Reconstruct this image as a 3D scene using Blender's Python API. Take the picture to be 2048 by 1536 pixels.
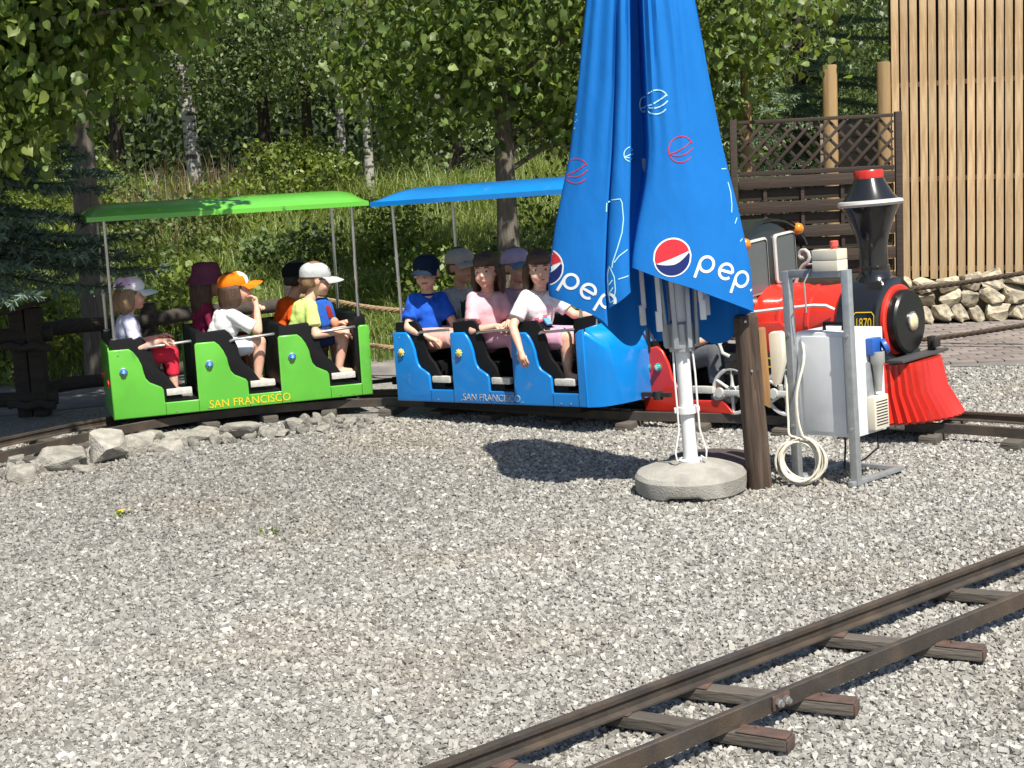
import bpy, bmesh, math, random
import numpy as np
from mathutils import Vector, Matrix, Quaternion, Euler, noise
from mathutils.bvhtree import BVHTree

for o in list(bpy.data.objects): bpy.data.objects.remove(o)
SC = bpy.context.scene
COL = SC.collection
R = math.radians
random.seed(7); rng = np.random.default_rng(7)

# ---------------------------------------------------------------- camera
cam_d = bpy.data.cameras.new('camera'); cam = bpy.data.objects.new('camera', cam_d); COL.objects.link(cam)
cam_d.sensor_width = 36.0; cam_d.lens = 3000/2048*36.0
cam_d.clip_start = 0.05; cam_d.clip_end = 1500
PITCH = math.atan(458/3000); ROLL = R(2.9)
_F = Vector((0, math.cos(PITCH), -math.sin(PITCH))); _R = Vector((1, 0, 0)); _U = Vector((0, math.sin(PITCH), math.cos(PITCH)))
_r = _R*math.cos(ROLL) - _U*math.sin(ROLL); _u = _R*math.sin(ROLL) + _U*math.cos(ROLL)
cam.matrix_world = Matrix(((_r.x, _u.x, -_F.x, 0), (_r.y, _u.y, -_F.y, 0), (_r.z, _u.z, -_F.z, 1.7), (0, 0, 0, 1)))
SC.camera = cam
# ---------------------------------------------------------------- light
SUN_AZ, SUN_EL = R(25), R(58)          # azimuth measured from behind the viewer towards the right
sdir = Vector((math.sin(SUN_AZ)*math.cos(SUN_EL), -math.cos(SUN_AZ)*math.cos(SUN_EL), math.sin(SUN_EL)))
W = bpy.data.worlds.new('World'); SC.world = W; W.use_nodes = True
nt = W.node_tree; bg = nt.nodes['Background']
sky = nt.nodes.new('ShaderNodeTexSky'); sky.sky_type = 'NISHITA'; sky.sun_disc = False
sky.sun_elevation = SUN_EL; sky.sun_rotation = math.atan2(sdir.x, sdir.y)
nt.links.new(sky.outputs[0], bg.inputs[0]); bg.inputs[1].default_value = 0.075
sl = bpy.data.lights.new('sun', 'SUN'); sl.energy = 4.9; sl.angle = R(0.53); sl.color = (1.0, 0.95, 0.85)
sun = bpy.data.objects.new('sun', sl); COL.objects.link(sun); sun.location = sdir*30
sun.rotation_euler = sdir.to_track_quat('Z', 'Y').to_euler()
SC.view_settings.view_transform = 'Standard'; SC.view_settings.look = 'None'
SC.view_settings.exposure = 0.67; SC.view_settings.gamma = 1.0; SC.view_settings.use_curve_mapping = False
SC.render.engine = 'CYCLES'
SC.render.resolution_x, SC.render.resolution_y = 1024, 768

# ---------------------------------------------------------------- materials
MATS = {}
def mat(name, col, rough=.6, metal=0., var=.12, vs=6., bump=0., bs=60., coat=0., spec=.5, stretch=(1,1,1), rand=0., col2=None, c2s=2., c2lo=.45, c2hi=.6, island=0., scuff=None):
    if name in MATS: return MATS[name]
    m = bpy.data.materials.new(name); m.use_nodes = True; nt = m.node_tree; N = nt.nodes; L = nt.links
    b = N['Principled BSDF']; b.inputs['Roughness'].default_value = rough; b.inputs['Metallic'].default_value = metal
    b.inputs['Coat Weight'].default_value = coat; b.inputs['Specular IOR Level'].default_value = spec
    tc = N.new('ShaderNodeTexCoord'); mp = N.new('ShaderNodeMapping'); mp.inputs['Scale'].default_value = stretch
    L.new(tc.outputs['Object'], mp.inputs[0])
    n = N.new('ShaderNodeTexNoise'); n.inputs['Scale'].default_value = vs; n.inputs['Detail'].default_value = 5; n.inputs['Roughness'].default_value = .6
    L.new(mp.outputs[0], n.inputs[0])
    mr = N.new('ShaderNodeMapRange'); mr.inputs[1].default_value = .25; mr.inputs[2].default_value = .75
    mr.inputs[3].default_value = 1-var; mr.inputs[4].default_value = 1+var; L.new(n.outputs[0], mr.inputs[0])
    base = None
    if col2:
        n2 = N.new('ShaderNodeTexNoise'); n2.inputs['Scale'].default_value = c2s; n2.inputs['Detail'].default_value = 6; L.new(mp.outputs[0], n2.inputs[0])
        r2 = N.new('ShaderNodeMapRange'); r2.inputs[1].default_value = c2lo; r2.inputs[2].default_value = c2hi; L.new(n2.outputs[0], r2.inputs[0])
        mx = N.new('ShaderNodeMix'); mx.data_type = 'RGBA'; mx.inputs[6].default_value = (*col, 1); mx.inputs[7].default_value = (*col2, 1)
        L.new(r2.outputs[0], mx.inputs[0]); base = mx.outputs[2]
    val = mr.outputs[0]
    if rand or island:
        if island:
            src = N.new('ShaderNodeNewGeometry').outputs['Random Per Island']; amt = island
        else:
            src = N.new('ShaderNodeObjectInfo').outputs['Random']; amt = rand
        m2 = N.new('ShaderNodeMapRange'); m2.inputs[3].default_value = 1-amt; m2.inputs[4].default_value = 1+amt; L.new(src, m2.inputs[0])
        ml = N.new('ShaderNodeMath'); ml.operation = 'MULTIPLY'; L.new(val, ml.inputs[0]); L.new(m2.outputs[0], ml.inputs[1]); val = ml.outputs[0]
    vm = N.new('ShaderNodeVectorMath'); vm.operation = 'SCALE'
    if base is not None: L.new(base, vm.inputs[0])
    else: vm.inputs[0].default_value = col
    L.new(val, vm.inputs['Scale']); outc = vm.outputs[0]
    if scuff:                                # dusty scuffs and scratches with a shape of their own
        n3 = N.new('ShaderNodeTexNoise'); n3.inputs['Scale'].default_value = scuff[1]; n3.inputs['Detail'].default_value = 9; n3.inputs['Roughness'].default_value = .72; L.new(tc.outputs['Object'], n3.inputs[0])
        r3 = N.new('ShaderNodeMapRange'); r3.inputs[1].default_value = scuff[2]; r3.inputs[2].default_value = scuff[2]+.10; r3.inputs[4].default_value = scuff[3]; L.new(n3.outputs[0], r3.inputs[0])
        m3 = N.new('ShaderNodeMix'); m3.data_type = 'RGBA'; m3.inputs[7].default_value = (*scuff[0], 1); L.new(r3.outputs[0], m3.inputs[0]); L.new(outc, m3.inputs[6]); outc = m3.outputs[2]
        r4 = N.new('ShaderNodeMapRange'); r4.inputs[3].default_value = rough; r4.inputs[4].default_value = min(1, rough+.35); L.new(r3.outputs[0], r4.inputs[0]); L.new(r4.outputs[0], b.inputs['Roughness'])
    L.new(outc, b.inputs['Base Color'])
    if bump:
        nb = N.new('ShaderNodeTexNoise'); nb.inputs['Scale'].default_value = bs; nb.inputs['Detail'].default_value = 6; L.new(mp.outputs[0], nb.inputs[0])
        bp = N.new('ShaderNodeBump'); bp.inputs['Strength'].default_value = bump; bp.inputs['Distance'].default_value = .01
        L.new(nb.outputs[0], bp.inputs['Height']); L.new(bp.outputs[0], b.inputs['Normal'])
    MATS[name] = m; return m

def leafmat(name, col, col2, trans=.45, rough=.45, lo=.55, hi=1.5):
    m = bpy.data.materials.new(name); m.use_nodes = True; nt = m.node_tree; N = nt.nodes; L = nt.links
    b = N['Principled BSDF']; b.inputs['Roughness'].default_value = rough
    g = N.new('ShaderNodeNewGeometry'); mx = N.new('ShaderNodeMix'); mx.data_type = 'RGBA'
    mx.inputs[6].default_value = (*col, 1); mx.inputs[7].default_value = (*col2, 1); L.new(g.outputs['Random Per Island'], mx.inputs[0])
    mu = N.new('ShaderNodeMath'); mu.operation = 'MULTIPLY'; mu.inputs[1].default_value = 7.13; L.new(g.outputs['Random Per Island'], mu.inputs[0])
    fr = N.new('ShaderNodeMath'); fr.operation = 'FRACT'; L.new(mu.outputs[0], fr.inputs[0])
    mr = N.new('ShaderNodeMapRange'); mr.inputs[3].default_value = lo; mr.inputs[4].default_value = hi; L.new(fr.outputs[0], mr.inputs[0])
    vm = N.new('ShaderNodeVectorMath'); vm.operation = 'SCALE'; L.new(mx.outputs[2], vm.inputs[0]); L.new(mr.outputs[0], vm.inputs['Scale'])
    L.new(vm.outputs[0], b.inputs['Base Color'])
    t = N.new('ShaderNodeBsdfTranslucent'); v2 = N.new('ShaderNodeVectorMath'); v2.operation = 'MULTIPLY'; v2.inputs[1].default_value = (1.25, 1.2, .55)
    L.new(vm.outputs[0], v2.inputs[0]); L.new(v2.outputs[0], t.inputs[0])
    ms = N.new('ShaderNodeMixShader'); ms.inputs[0].default_value = trans
    L.new(b.outputs[0], ms.inputs[1]); L.new(t.outputs[0], ms.inputs[2]); L.new(ms.outputs[0], N['Material Output'].inputs[0])
    MATS[name] = m; return m

# ---------------------------------------------------------------- object helpers
def tag(o, label=None, cat=None, group=None, kind=None):
    if label: o['label'] = label
    if cat: o['category'] = cat
    if group: o['group'] = group
    if kind: o['kind'] = kind
    return o
def empty(name, loc=(0,0,0), rot=(0,0,0), label=None, cat=None, group=None):
    o = bpy.data.objects.new(name, None); COL.objects.link(o); o.location = loc; o.rotation_euler = rot; o.empty_display_size = .1
    return tag(o, label, cat, group)
def link(name, me, parent=None, loc=None, rot=None, scale=None):
    o = bpy.data.objects.new(name, me); COL.objects.link(o)
    if parent is not None: o.parent = parent
    if loc is not None: o.location = loc
    if rot is not None: o.rotation_euler = rot
    if scale is not None: o.scale = scale
    return o

class MB:
    def __init__(s): s.bm = bmesh.new()
    def _x(s, vs, M):
        if M is not None:
            for v in vs: v.co = M @ v.co
        return vs
    def box(s, c, d, M=None, bev=0.):
        hx, hy, hz = d[0]/2, d[1]/2, d[2]/2
        vs = [s.bm.verts.new((c[0]+x*hx, c[1]+y*hy, c[2]+z*hz)) for x in (-1,1) for y in (-1,1) for z in (-1,1)]
        fs = [s.bm.faces.new([vs[i] for i in f]) for f in ((0,1,3,2),(4,6,7,5),(0,4,5,1),(2,3,7,6),(0,2,6,4),(1,5,7,3))]
        s._x(vs, M)
        if bev:
            es = list({e for f in fs for e in f.edges}); bmesh.ops.bevel(s.bm, geom=es, offset=bev, segments=2, affect='EDGES', profile=.6)
        return s
    def prism(s, pts, y0, y1, bev=0., M=None, seg=2):
        """outline in x,z extruded along y"""
        a = [s.bm.verts.new((p[0], y0, p[1])) for p in pts]; b = [s.bm.verts.new((p[0], y1, p[1])) for p in pts]
        n = len(pts); f0 = s.bm.faces.new(a); f1 = s.bm.faces.new(b[::-1]); fs = [f0, f1]
        for i in range(n): fs.append(s.bm.faces.new((a[i], b[i], b[(i+1)%n], a[(i+1)%n])))
        bmesh.ops.recalc_face_normals(s.bm, faces=fs); s._x(a+b, M)
        if bev:
            es = list({e for f in (f0, f1) for e in f.edges}); bmesh.ops.bevel(s.bm, geom=es, offset=bev, segments=seg, affect='EDGES', profile=.6)
        return s
    def tube(s, pts, r, seg=8, cap=True, M=None, closed=False):
        pts = [Vector(p) for p in pts]; n = len(pts); rr = r if isinstance(r, (list, tuple)) else [r]*n
        rings = []; prev = None
        for i, p in enumerate(pts):
            if closed: t = (pts[(i+1)%n]-pts[i-1])
            else: t = pts[min(i+1, n-1)]-pts[max(i-1, 0)]
            t.normalize()
            if prev is None:
                u = t.orthogonal().normalized()
            else:
                u = (prev - t*prev.dot(t)); u = u.normalized() if u.length > 1e-6 else t.orthogonal().normalized()
            prev = u; w = t.cross(u)
            rings.append([s.bm.verts.new(p+(u*math.cos(2*math.pi*k/seg)+w*math.sin(2*math.pi*k/seg))*rr[i]) for k in range(seg)])
        rng_ = range(n if closed else n-1)
        for i in rng_:
            A, B = rings[i], rings[(i+1)%n]
            for k in range(seg): s.bm.faces.new((A[k], A[(k+1)%seg], B[(k+1)%seg], B[k]))
        if cap and not closed:
            s.bm.faces.new(rings[0][::-1]); s.bm.faces.new(rings[-1])
        s._x([v for q in rings for v in q], M); return s
    def lathe(s, prof, seg=24, M=None):
        """profile of (r,z) about z"""
        rings = []
        for r_, z in prof:
            if r_ < 1e-5: rings.append([s.bm.verts.new((0, 0, z))])
            else: rings.append([s.bm.verts.new((r_*math.cos(2*math.pi*k/seg), r_*math.sin(2*math.pi*k/seg), z)) for k in range(seg)])
        for A, B in zip(rings, rings[1:]):
            for k in range(seg):
                k2 = (k+1)%seg
                if len(A) == 1 and len(B) == 1: continue
                if len(A) == 1: s.bm.faces.new((A[0], B[k2], B[k]))
                elif len(B) == 1: s.bm.faces.new((A[k], A[k2], B[0]))
                else: s.bm.faces.new((A[k], A[k2], B[k2], B[k]))
        s._x([v for q in rings for v in q], M); return s
    def ell(s, c, rad, M=None, u=12, v=8):
        mm = Matrix.Translation(c) @ (M if M is not None else Matrix()) @ Matrix.Diagonal((*rad, 1))
        bmesh.ops.create_uvsphere(s.bm, u_segments=u, v_segments=v, radius=1, matrix=mm); return s
    def ribbon(s, pts2, w, fn, closed=False, thick=0):
        """flat stroke of width w along 2d points, mapped by fn(x,z)->Vector"""
        pts = [Vector(p) for p in pts2]; n = len(pts); A = []; B = []
        ww = w if isinstance(w, (list, tuple)) else [w]*n
        for i, p in enumerate(pts):
            t = (pts[(i+1)%n]-pts[i-1]) if closed else (pts[min(i+1, n-1)]-pts[max(i-1, 0)])
            t.normalize(); nn = Vector((-t.y, t.x))*ww[i]/2
            a = fn(*(p+nn)); b = fn(*(p-nn))
            A.append(s.bm.verts.new(a) if a is not None else None); B.append(s.bm.verts.new(b) if b is not None else None)
        for i in range(n if closed else n-1):
            j = (i+1)%n
            q = (A[i], A[j], B[j], B[i])
            if all(v is not None for v in q): s.bm.faces.new(q)
        return s
    def fan(s, pts2, fn, step=.012):
        """filled 2d polygon rasterised to small quads that follow fn"""
        xs = [p[0] for p in pts2]; 
        import math as _m
        nx = max(2, int((max(xs)-min(xs))/step)+1)
        def yr(x):
            ys = []
            for (x0, y0), (x1, y1) in zip(pts2, pts2[1:]+pts2[:1]):
                if (x0-x)*(x1-x) <= 0 and abs(x1-x0) > 1e-9: ys.append(y0+(y1-y0)*(x-x0)/(x1-x0))
            return (min(ys), max(ys)) if ys else None
        x0, x1 = min(xs)+1e-5, max(xs)-1e-5; cols = []
        ny = 8
        for i in range(nx+1):
            x = x0+(x1-x0)*i/nx; r_ = yr(x)
            if r_ is None: cols.append(None); continue
            c = []
            for j in range(ny+1):
                p = fn(x, r_[0]+(r_[1]-r_[0])*j/ny); c.append(s.bm.verts.new(p) if p is not None else None)
            cols.append(c)
        for a, b in zip(cols, cols[1:]):
            if a is None or b is None: continue
            for j in range(ny):
                q = (a[j], b[j], b[j+1], a[j+1])
                if all(v is not None for v in q): s.bm.faces.new(q)
        return s
    def done(s, name, m, smooth=True, ang=38):
        me = bpy.data.meshes.new(name); 
        bmesh.ops.recalc_face_normals(s.bm, faces=s.bm.faces[:]) if False else None
        s.bm.to_mesh(me); s.bm.free()
        if m is not None:
            for x in (m if isinstance(m, (list, tuple)) else [m]): me.materials.append(x)
        if smooth:
            me.polygons.foreach_set('use_smooth', [True]*len(me.polygons)); me.set_sharp_from_angle(angle=R(ang))
        return me
    def build(s, name, m, parent=None, smooth=True, ang=38, **k):
        return link(name, s.done(name, m, smooth, ang), parent, **k)

def rotM(axis, deg, loc=(0,0,0)): return Matrix.Translation(loc) @ Matrix.Rotation(R(deg), 4, axis)
def catmull(pts, n=8):
    P = [Vector(p) for p in pts]; P = [P[0]*2-P[1]]+P+[P[-1]*2-P[-2]]; out = []
    for i in range(1, len(P)-2):
        for k in range(n):
            t = k/n; a, b, c, d = P[i-1], P[i], P[i+1], P[i+2]
            out.append(.5*((2*b)+(c-a)*t+(2*a-5*b+4*c-d)*t*t+(3*b-a-3*c+d)*t**3))
    out.append(P[-2]); return out
def text_mesh(name, s, size, m, extrude=.0008, spacing=1.0):
    cu = bpy.data.curves.new(name, 'FONT'); cu.body = s; cu.size = size; cu.extrude = extrude; cu.space_character = spacing; cu.align_x = 'CENTER'; cu.resolution_u = 4
    o = bpy.data.objects.new(name, cu); COL.objects.link(o)
    me = bpy.data.meshes.new_from_object(o.evaluated_get(bpy.context.evaluated_depsgraph_get())); bpy.data.objects.remove(o); bpy.data.curves.remove(cu)
    me.materials.clear(); me.materials.append(m); me.name = name; return me
def np_mesh(name, V, F, m, smooth=False):
    """V (n,3) verts; F list of (k, array (m,k)) face blocks"""
    me = bpy.data.meshes.new(name); me.vertices.add(len(V)); me.vertices.foreach_set('co', np.asarray(V, np.float32).ravel())
    idx = np.concatenate([f.ravel() for f in F]).astype(np.int32)
    tot = np.concatenate([np.full(len(f), f.shape[1]) for f in F]).astype(np.int32)
    st = np.concatenate([[0], np.cumsum(tot)[:-1]]).astype(np.int32)
    me.loops.add(len(idx)); me.loops.foreach_set('vertex_index', idx)
    me.polygons.add(len(tot)); me.polygons.foreach_set('loop_start', st); me.polygons.foreach_set('loop_total', tot)
    me.update(calc_edges=True); me.materials.append(m)
    if smooth: me.polygons.foreach_set('use_smooth', np.ones(len(tot), bool))
    return me
# ================================================================ ground and setting
def sstep(a, b, x):
    t = min(1, max(0, (x-a)/(b-a))); return t*t*(3-2*t)
def HGT(x, y):
    if y < 13.3: return 0.
    b = 1.25*sstep(13.3, 21.5, y)+.035*max(0, y-21.5)
    b = min(b, 3.2) * (1-sstep(1.6, 3.0, x)*.85)
    return b + (.10*noise.noise(Vector((x*.45, y*.45, 3.))) if y > 14 else 0)

def gravel_mat(name, island):
    m = bpy.data.materials.new(name); m.use_nodes = True; nt = m.node_tree; N = nt.nodes; L = nt.links
    b = N['Principled BSDF']; b.inputs['Roughness'].default_value = .85; b.inputs['Specular IOR Level'].default_value = .25
    tc = N.new('ShaderNodeNewGeometry'); POS = tc.outputs['Position']
    if island:
        src = N.new('ShaderNodeObjectInfo').outputs['Random']
    else:
        vo = N.new('ShaderNodeTexVoronoi'); vo.inputs['Scale'].default_value = 95; L.new(POS, vo.inputs[0])
        sx = N.new('ShaderNodeSeparateColor'); L.new(vo.outputs['Color'], sx.inputs[0]); src = sx.outputs[0]
    cr = N.new('ShaderNodeValToRGB'); e = cr.color_ramp.elements
    e[0].position = 0; e[0].color = (.150, .143, .130, 1); e[1].position = 1; e[1].color = (.565, .548, .505, 1)
    for p, c in ((.22, (.228, .219, .201, 1)), (.45, (.290, .278, .254, 1)), (.62, (.338, .325, .295, 1)), (.78, (.310, .303, .285, 1)), (.92, (.42, .406, .372, 1))):
        x = e.new(p); x.color = c
    L.new(src, cr.inputs[0])
    # broad tint: darker stones towards the track, sandy patches
    n = N.new('ShaderNodeTexNoise'); n.inputs['Scale'].default_value = .75; n.inputs['Detail'].default_value = 5; L.new(POS, n.inputs[0])
    r1 = N.new('ShaderNodeMapRange'); r1.inputs[1].default_value = .50; r1.inputs[2].default_value = .70; r1.inputs[4].default_value = .42; L.new(n.outputs[0], r1.inputs[0])
    mx = N.new('ShaderNodeMix'); mx.data_type = 'RGBA'; mx.blend_type = 'MULTIPLY'; mx.inputs[7].default_value = (.98, .86, .68, 1)
    L.new(r1.outputs[0], mx.inputs[0]); L.new(cr.outputs[0], mx.inputs[6])
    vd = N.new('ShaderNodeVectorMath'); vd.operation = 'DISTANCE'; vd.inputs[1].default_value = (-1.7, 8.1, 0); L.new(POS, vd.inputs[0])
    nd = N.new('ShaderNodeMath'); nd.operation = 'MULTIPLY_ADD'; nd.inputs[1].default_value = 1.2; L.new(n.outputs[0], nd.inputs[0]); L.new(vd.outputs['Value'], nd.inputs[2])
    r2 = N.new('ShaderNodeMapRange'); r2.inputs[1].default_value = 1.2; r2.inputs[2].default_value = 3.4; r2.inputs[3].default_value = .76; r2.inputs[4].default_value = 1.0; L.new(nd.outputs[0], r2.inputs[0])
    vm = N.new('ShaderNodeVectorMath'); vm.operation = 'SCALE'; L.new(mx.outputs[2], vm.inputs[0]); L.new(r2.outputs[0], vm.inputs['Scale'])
    L.new(vm.outputs[0], b.inputs['Base Color'])
    if not island:
        bp = N.new('ShaderNodeBump'); bp.inputs['Distance'].default_value = .012; bp.inputs['Strength'].default_value = 1; bp.invert = True
        L.new(vo.outputs['Distance'], bp.inputs['Height']); L.new(bp.outputs[0], b.inputs['Normal'])
    else:
        nb = N.new('ShaderNodeTexNoise'); nb.inputs['Scale'].default_value = 120; L.new(POS, nb.inputs[0])
        bp = N.new('ShaderNodeBump'); bp.inputs['Distance'].default_value = .004; bp.inputs['Strength'].default_value = .6
        L.new(nb.outputs[0], bp.inputs['Height']); L.new(bp.outputs[0], b.inputs['Normal'])
    return m
M_GRAV = gravel_mat('gravel_bed', False); M_STONE = gravel_mat('gravel_stones', True)
M_SOIL = mat('meadow_soil', (.055, .075, .022), .95, var=.4, vs=2.5, bump=.6, bs=20, col2=(.10, .09, .05), c2s=.9)

def make_ground():
    xs = [-400, -150, -60, -30, -20]+list(np.arange(-14, 14.1, .7))+[20, 30, 60, 150, 400]
    ys = [-150, -40, -10, 0, 5, 10, 13.3]+list(np.arange(14, 34.1, .8))+[38, 45, 60, 100, 200, 600]
    V = [(x, y, HGT(x, y)) for y in ys for x in xs]; nx = len(xs); F = []; mi = []
    for j in range(len(ys)-1):
        for i in range(nx-1):
            F.append((j*nx+i, j*nx+i+1, (j+1)*nx+i+1, (j+1)*nx+i)); mi.append(1 if ys[j] >= 13.2 else 0)
    me = bpy.data.meshes.new('ground'); me.from_pydata(V, [], F); me.materials.append(M_GRAV); me.materials.append(M_SOIL)
    me.polygons.foreach_set('material_index', mi); me.polygons.foreach_set('use_smooth', [True]*len(F))
    return tag(link('ground', me), kind='structure')
make_ground()

# paved path beyond the track
PNEAR = [(-9, 7.6), (-6, 9.4), (-3.9, 10.75), (-2.3, 11.35), (-1, 11.6), (0, 11.5), (1.5, 11.15), (3.2, 10.88), (6, 10.3), (9, 9.7)]
PFAR = [(-9, 12.2), (-6, 12.6), (-3.9, 12.8), (-2.3, 13.05), (-1, 13.15), (0, 13.2), (1.5, 13.2), (3.2, 13.25), (6, 13.25), (9, 13.25)]
M_PATH = mat('path_asphalt', (.16, .15, .145), .9, var=.25, vs=5, bump=.4, bs=180, col2=(.23, .21, .19), c2s=3)
me = bpy.data.meshes.new('path'); n = len(PNEAR)
me.from_pydata([(x, y, .004) for x, y in PNEAR]+[(x, y, .004) for x, y in PFAR], [], [(i, i+1, n+i+1, n+i) for i in range(n-1)]); me.materials.append(M_PATH)
path = tag(link('path', me), kind='structure')
# clay pavers laid on the right part of the path
M_PAV = mat('paver', (.20, .17, .155), .85, var=.15, vs=14, bump=.3, bs=200, rand=.22)
pm = MB().box((0, 0, 0), (.192, .092, .03), bev=.005).done('paver', M_PAV)
for r_ in range(24):
    for q in range(13):
        x = 2.75+q*.2+(.1 if r_ % 2 else 0); y = 11.02+r_*.098
        if x < 2.6+.0*r_ or x/y > .36 or x/y < .262: continue
        link('paver', pm, path, loc=(x, y, .006+random.uniform(-.002, .002)), rot=(0, 0, random.uniform(-.012, .012)))

# crushed stone lying loose on the gravel bed: one scattered mass
def crushed():
    n = 222000
    Y = 3.0+(9.9-3.0)*rng.random(n)**.78; hw = Y*.345+1.35; X = (rng.random(n)*2-1)*hw
    k = 9000; X2 = 2.3+rng.random(k)*2.3; Y2 = 8.3+rng.random(k)*2.5      # behind the track at the right
    X = np.concatenate([X, X2]); Y = np.concatenate([Y, Y2]); n = len(X)
    S = (.0036+.0046*rng.random(n)**2.0)*(1+.09*(Y-3)/3)
    big = rng.random(n) < .012; S[big] *= 1.4
    me = bpy.data.meshes.new('gravel'); me.vertices.add(n); me.vertices.foreach_set('co', np.stack([X, Y, S*.4], 1).astype(np.float32).ravel())
    r_ = me.attributes.new('rot', 'FLOAT_VECTOR', 'POINT'); r_.data.foreach_set('vector', np.stack([rng.normal(0, .55, n), rng.normal(0, .55, n), rng.random(n)*6.28], 1).astype(np.float32).ravel())
    c_ = me.attributes.new('scl', 'FLOAT_VECTOR', 'POINT'); c_.data.foreach_set('vector', (S[:, None]*np.stack([1.0+.6*rng.random(n), .75+.45*rng.random(n), .55+.45*rng.random(n)], 1)).astype(np.float32).ravel())
    o = link('gravel', me)
    ng = bpy.data.node_groups.new('scatter_stones', 'GeometryNodeTree'); ng.interface.new_socket('Geometry', in_out='INPUT', socket_type='NodeSocketGeometry'); ng.interface.new_socket('Geometry', in_out='OUTPUT', socket_type='NodeSocketGeometry')
    N = ng.nodes; L = ng.links; gi = N.new('NodeGroupInput'); go = N.new('NodeGroupOutput'); jn = N.new('GeometryNodeJoinGeometry')
    idx = N.new('GeometryNodeInputIndex')
    def attr(nm):
        a = N.new('GeometryNodeInputNamedAttribute'); a.data_type = 'FLOAT_VECTOR'; a.inputs['Name'].default_value = nm; return a.outputs['Attribute']
    ra, sa = attr('rot'), attr('scl')
    for v in range(4):
        cu = N.new('GeometryNodeMeshCube'); cu.inputs['Size'].default_value = (2, 2, 2)
        sp = N.new('GeometryNodeSetPosition'); no = N.new('ShaderNodeTexNoise'); no.noise_dimensions = '4D'; no.inputs['W'].default_value = v*3.7+1; no.inputs['Scale'].default_value = .9
        sub = N.new('ShaderNodeVectorMath'); sub.operation = 'SUBTRACT'; sub.inputs[1].default_value = (.5, .5, .5); sc = N.new('ShaderNodeVectorMath'); sc.operation = 'SCALE'; sc.inputs['Scale'].default_value = 2.6
        L.new(no.outputs['Color'], sub.inputs[0]); L.new(sub.outputs[0], sc.inputs[0]); L.new(cu.outputs['Mesh'], sp.inputs['Geometry']); L.new(sc.outputs[0], sp.inputs['Offset'])
        sm = N.new('GeometryNodeSetMaterial'); sm.inputs['Material'].default_value = M_STONE; L.new(sp.outputs[0], sm.inputs['Geometry'])
        md = N.new('ShaderNodeMath'); md.operation = 'MODULO'; md.inputs[1].default_value = 4; L.new(idx.outputs[0], md.inputs[0])
        cp = N.new('ShaderNodeMath'); cp.operation = 'COMPARE'; cp.inputs[1].default_value = v; cp.inputs[2].default_value = .1; L.new(md.outputs[0], cp.inputs[0])
        ip = N.new('GeometryNodeInstanceOnPoints'); L.new(gi.outputs[0], ip.inputs['Points']); L.new(cp.outputs[0], ip.inputs['Selection']); L.new(sm.outputs[0], ip.inputs['Instance']); L.new(ra, ip.inputs['Rotation']); L.new(sa, ip.inputs['Scale'])
        L.new(ip.outputs[0], jn.inputs[0])
    L.new(jn.outputs[0], go.inputs[0])
    o.modifiers.new('scatter', 'NODES').node_group = ng; me.materials.append(M_STONE)
    return o
tag(crushed(), 'loose grey and cream crushed stone covering the yard', 'gravel', kind='stuff')

# ================================================================ tracks
M_RAIL = mat('rail_steel', (.070, .060, .052), .5, .35, var=.3, vs=9, bump=.25, bs=120, col2=(.105, .080, .060), c2s=5)
M_RAILT = mat('rail_top', (.16, .14, .125), .38, .7, var=.2, vs=9)
M_TIE = mat('sleeper_wood', (.095, .082, .068), .85, var=.35, vs=3, stretch=(3, 40, 20), bump=.7, bs=4, rand=.2)
M_RUST = mat('rust', (.085, .055, .045), .8, var=.3, vs=20, bump=.3, bs=90, col2=(.13, .065, .045), c2s=12)
M_BOLT = mat('zinc', (.62, .62, .6), .32, .9, var=.12, vs=30)

def sweep(poly, prof, name, m, parent):
    """profile (lateral,z) swept along a plan polyline"""
    mb = MB(); rings = []; n = len(poly)
    for i, p in enumerate(poly):
        t = (Vector(poly[min(i+1, n-1)])-Vector(poly[max(i-1, 0)])); t.z = 0; t.normalize(); s = Vector((-t.y, t.x, 0))
        rings.append([mb.bm.verts.new(Vector(p)+s*a+Vector((0, 0, z))) for a, z in prof])
    k = len(prof)
    for A, B in zip(rings, rings[1:]):
        for i in range(k): mb.bm.faces.new((A[i], B[i], B[(i+1) % k], A[(i+1) % k]))
    mb.bm.faces.new(rings[0]); mb.bm.faces.new(rings[-1][::-1])
    bmesh.ops.recalc_face_normals(mb.bm, faces=mb.bm.faces[:])
    return mb.build(name, m, parent, ang=25)
TPROF = [(-.024, 0), (.024, 0), (.024, .006), (.006, .012), (.006, .036), (.014, .041), (.014, .054), (-.014, .054), (-.014, .041), (-.006, .036), (-.006, .012), (-.024, .006)]
BPROF = [(-.010, 0), (.010, 0), (.011, .053), (.008, .056), (-.008, .056), (-.011, .053)]

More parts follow.
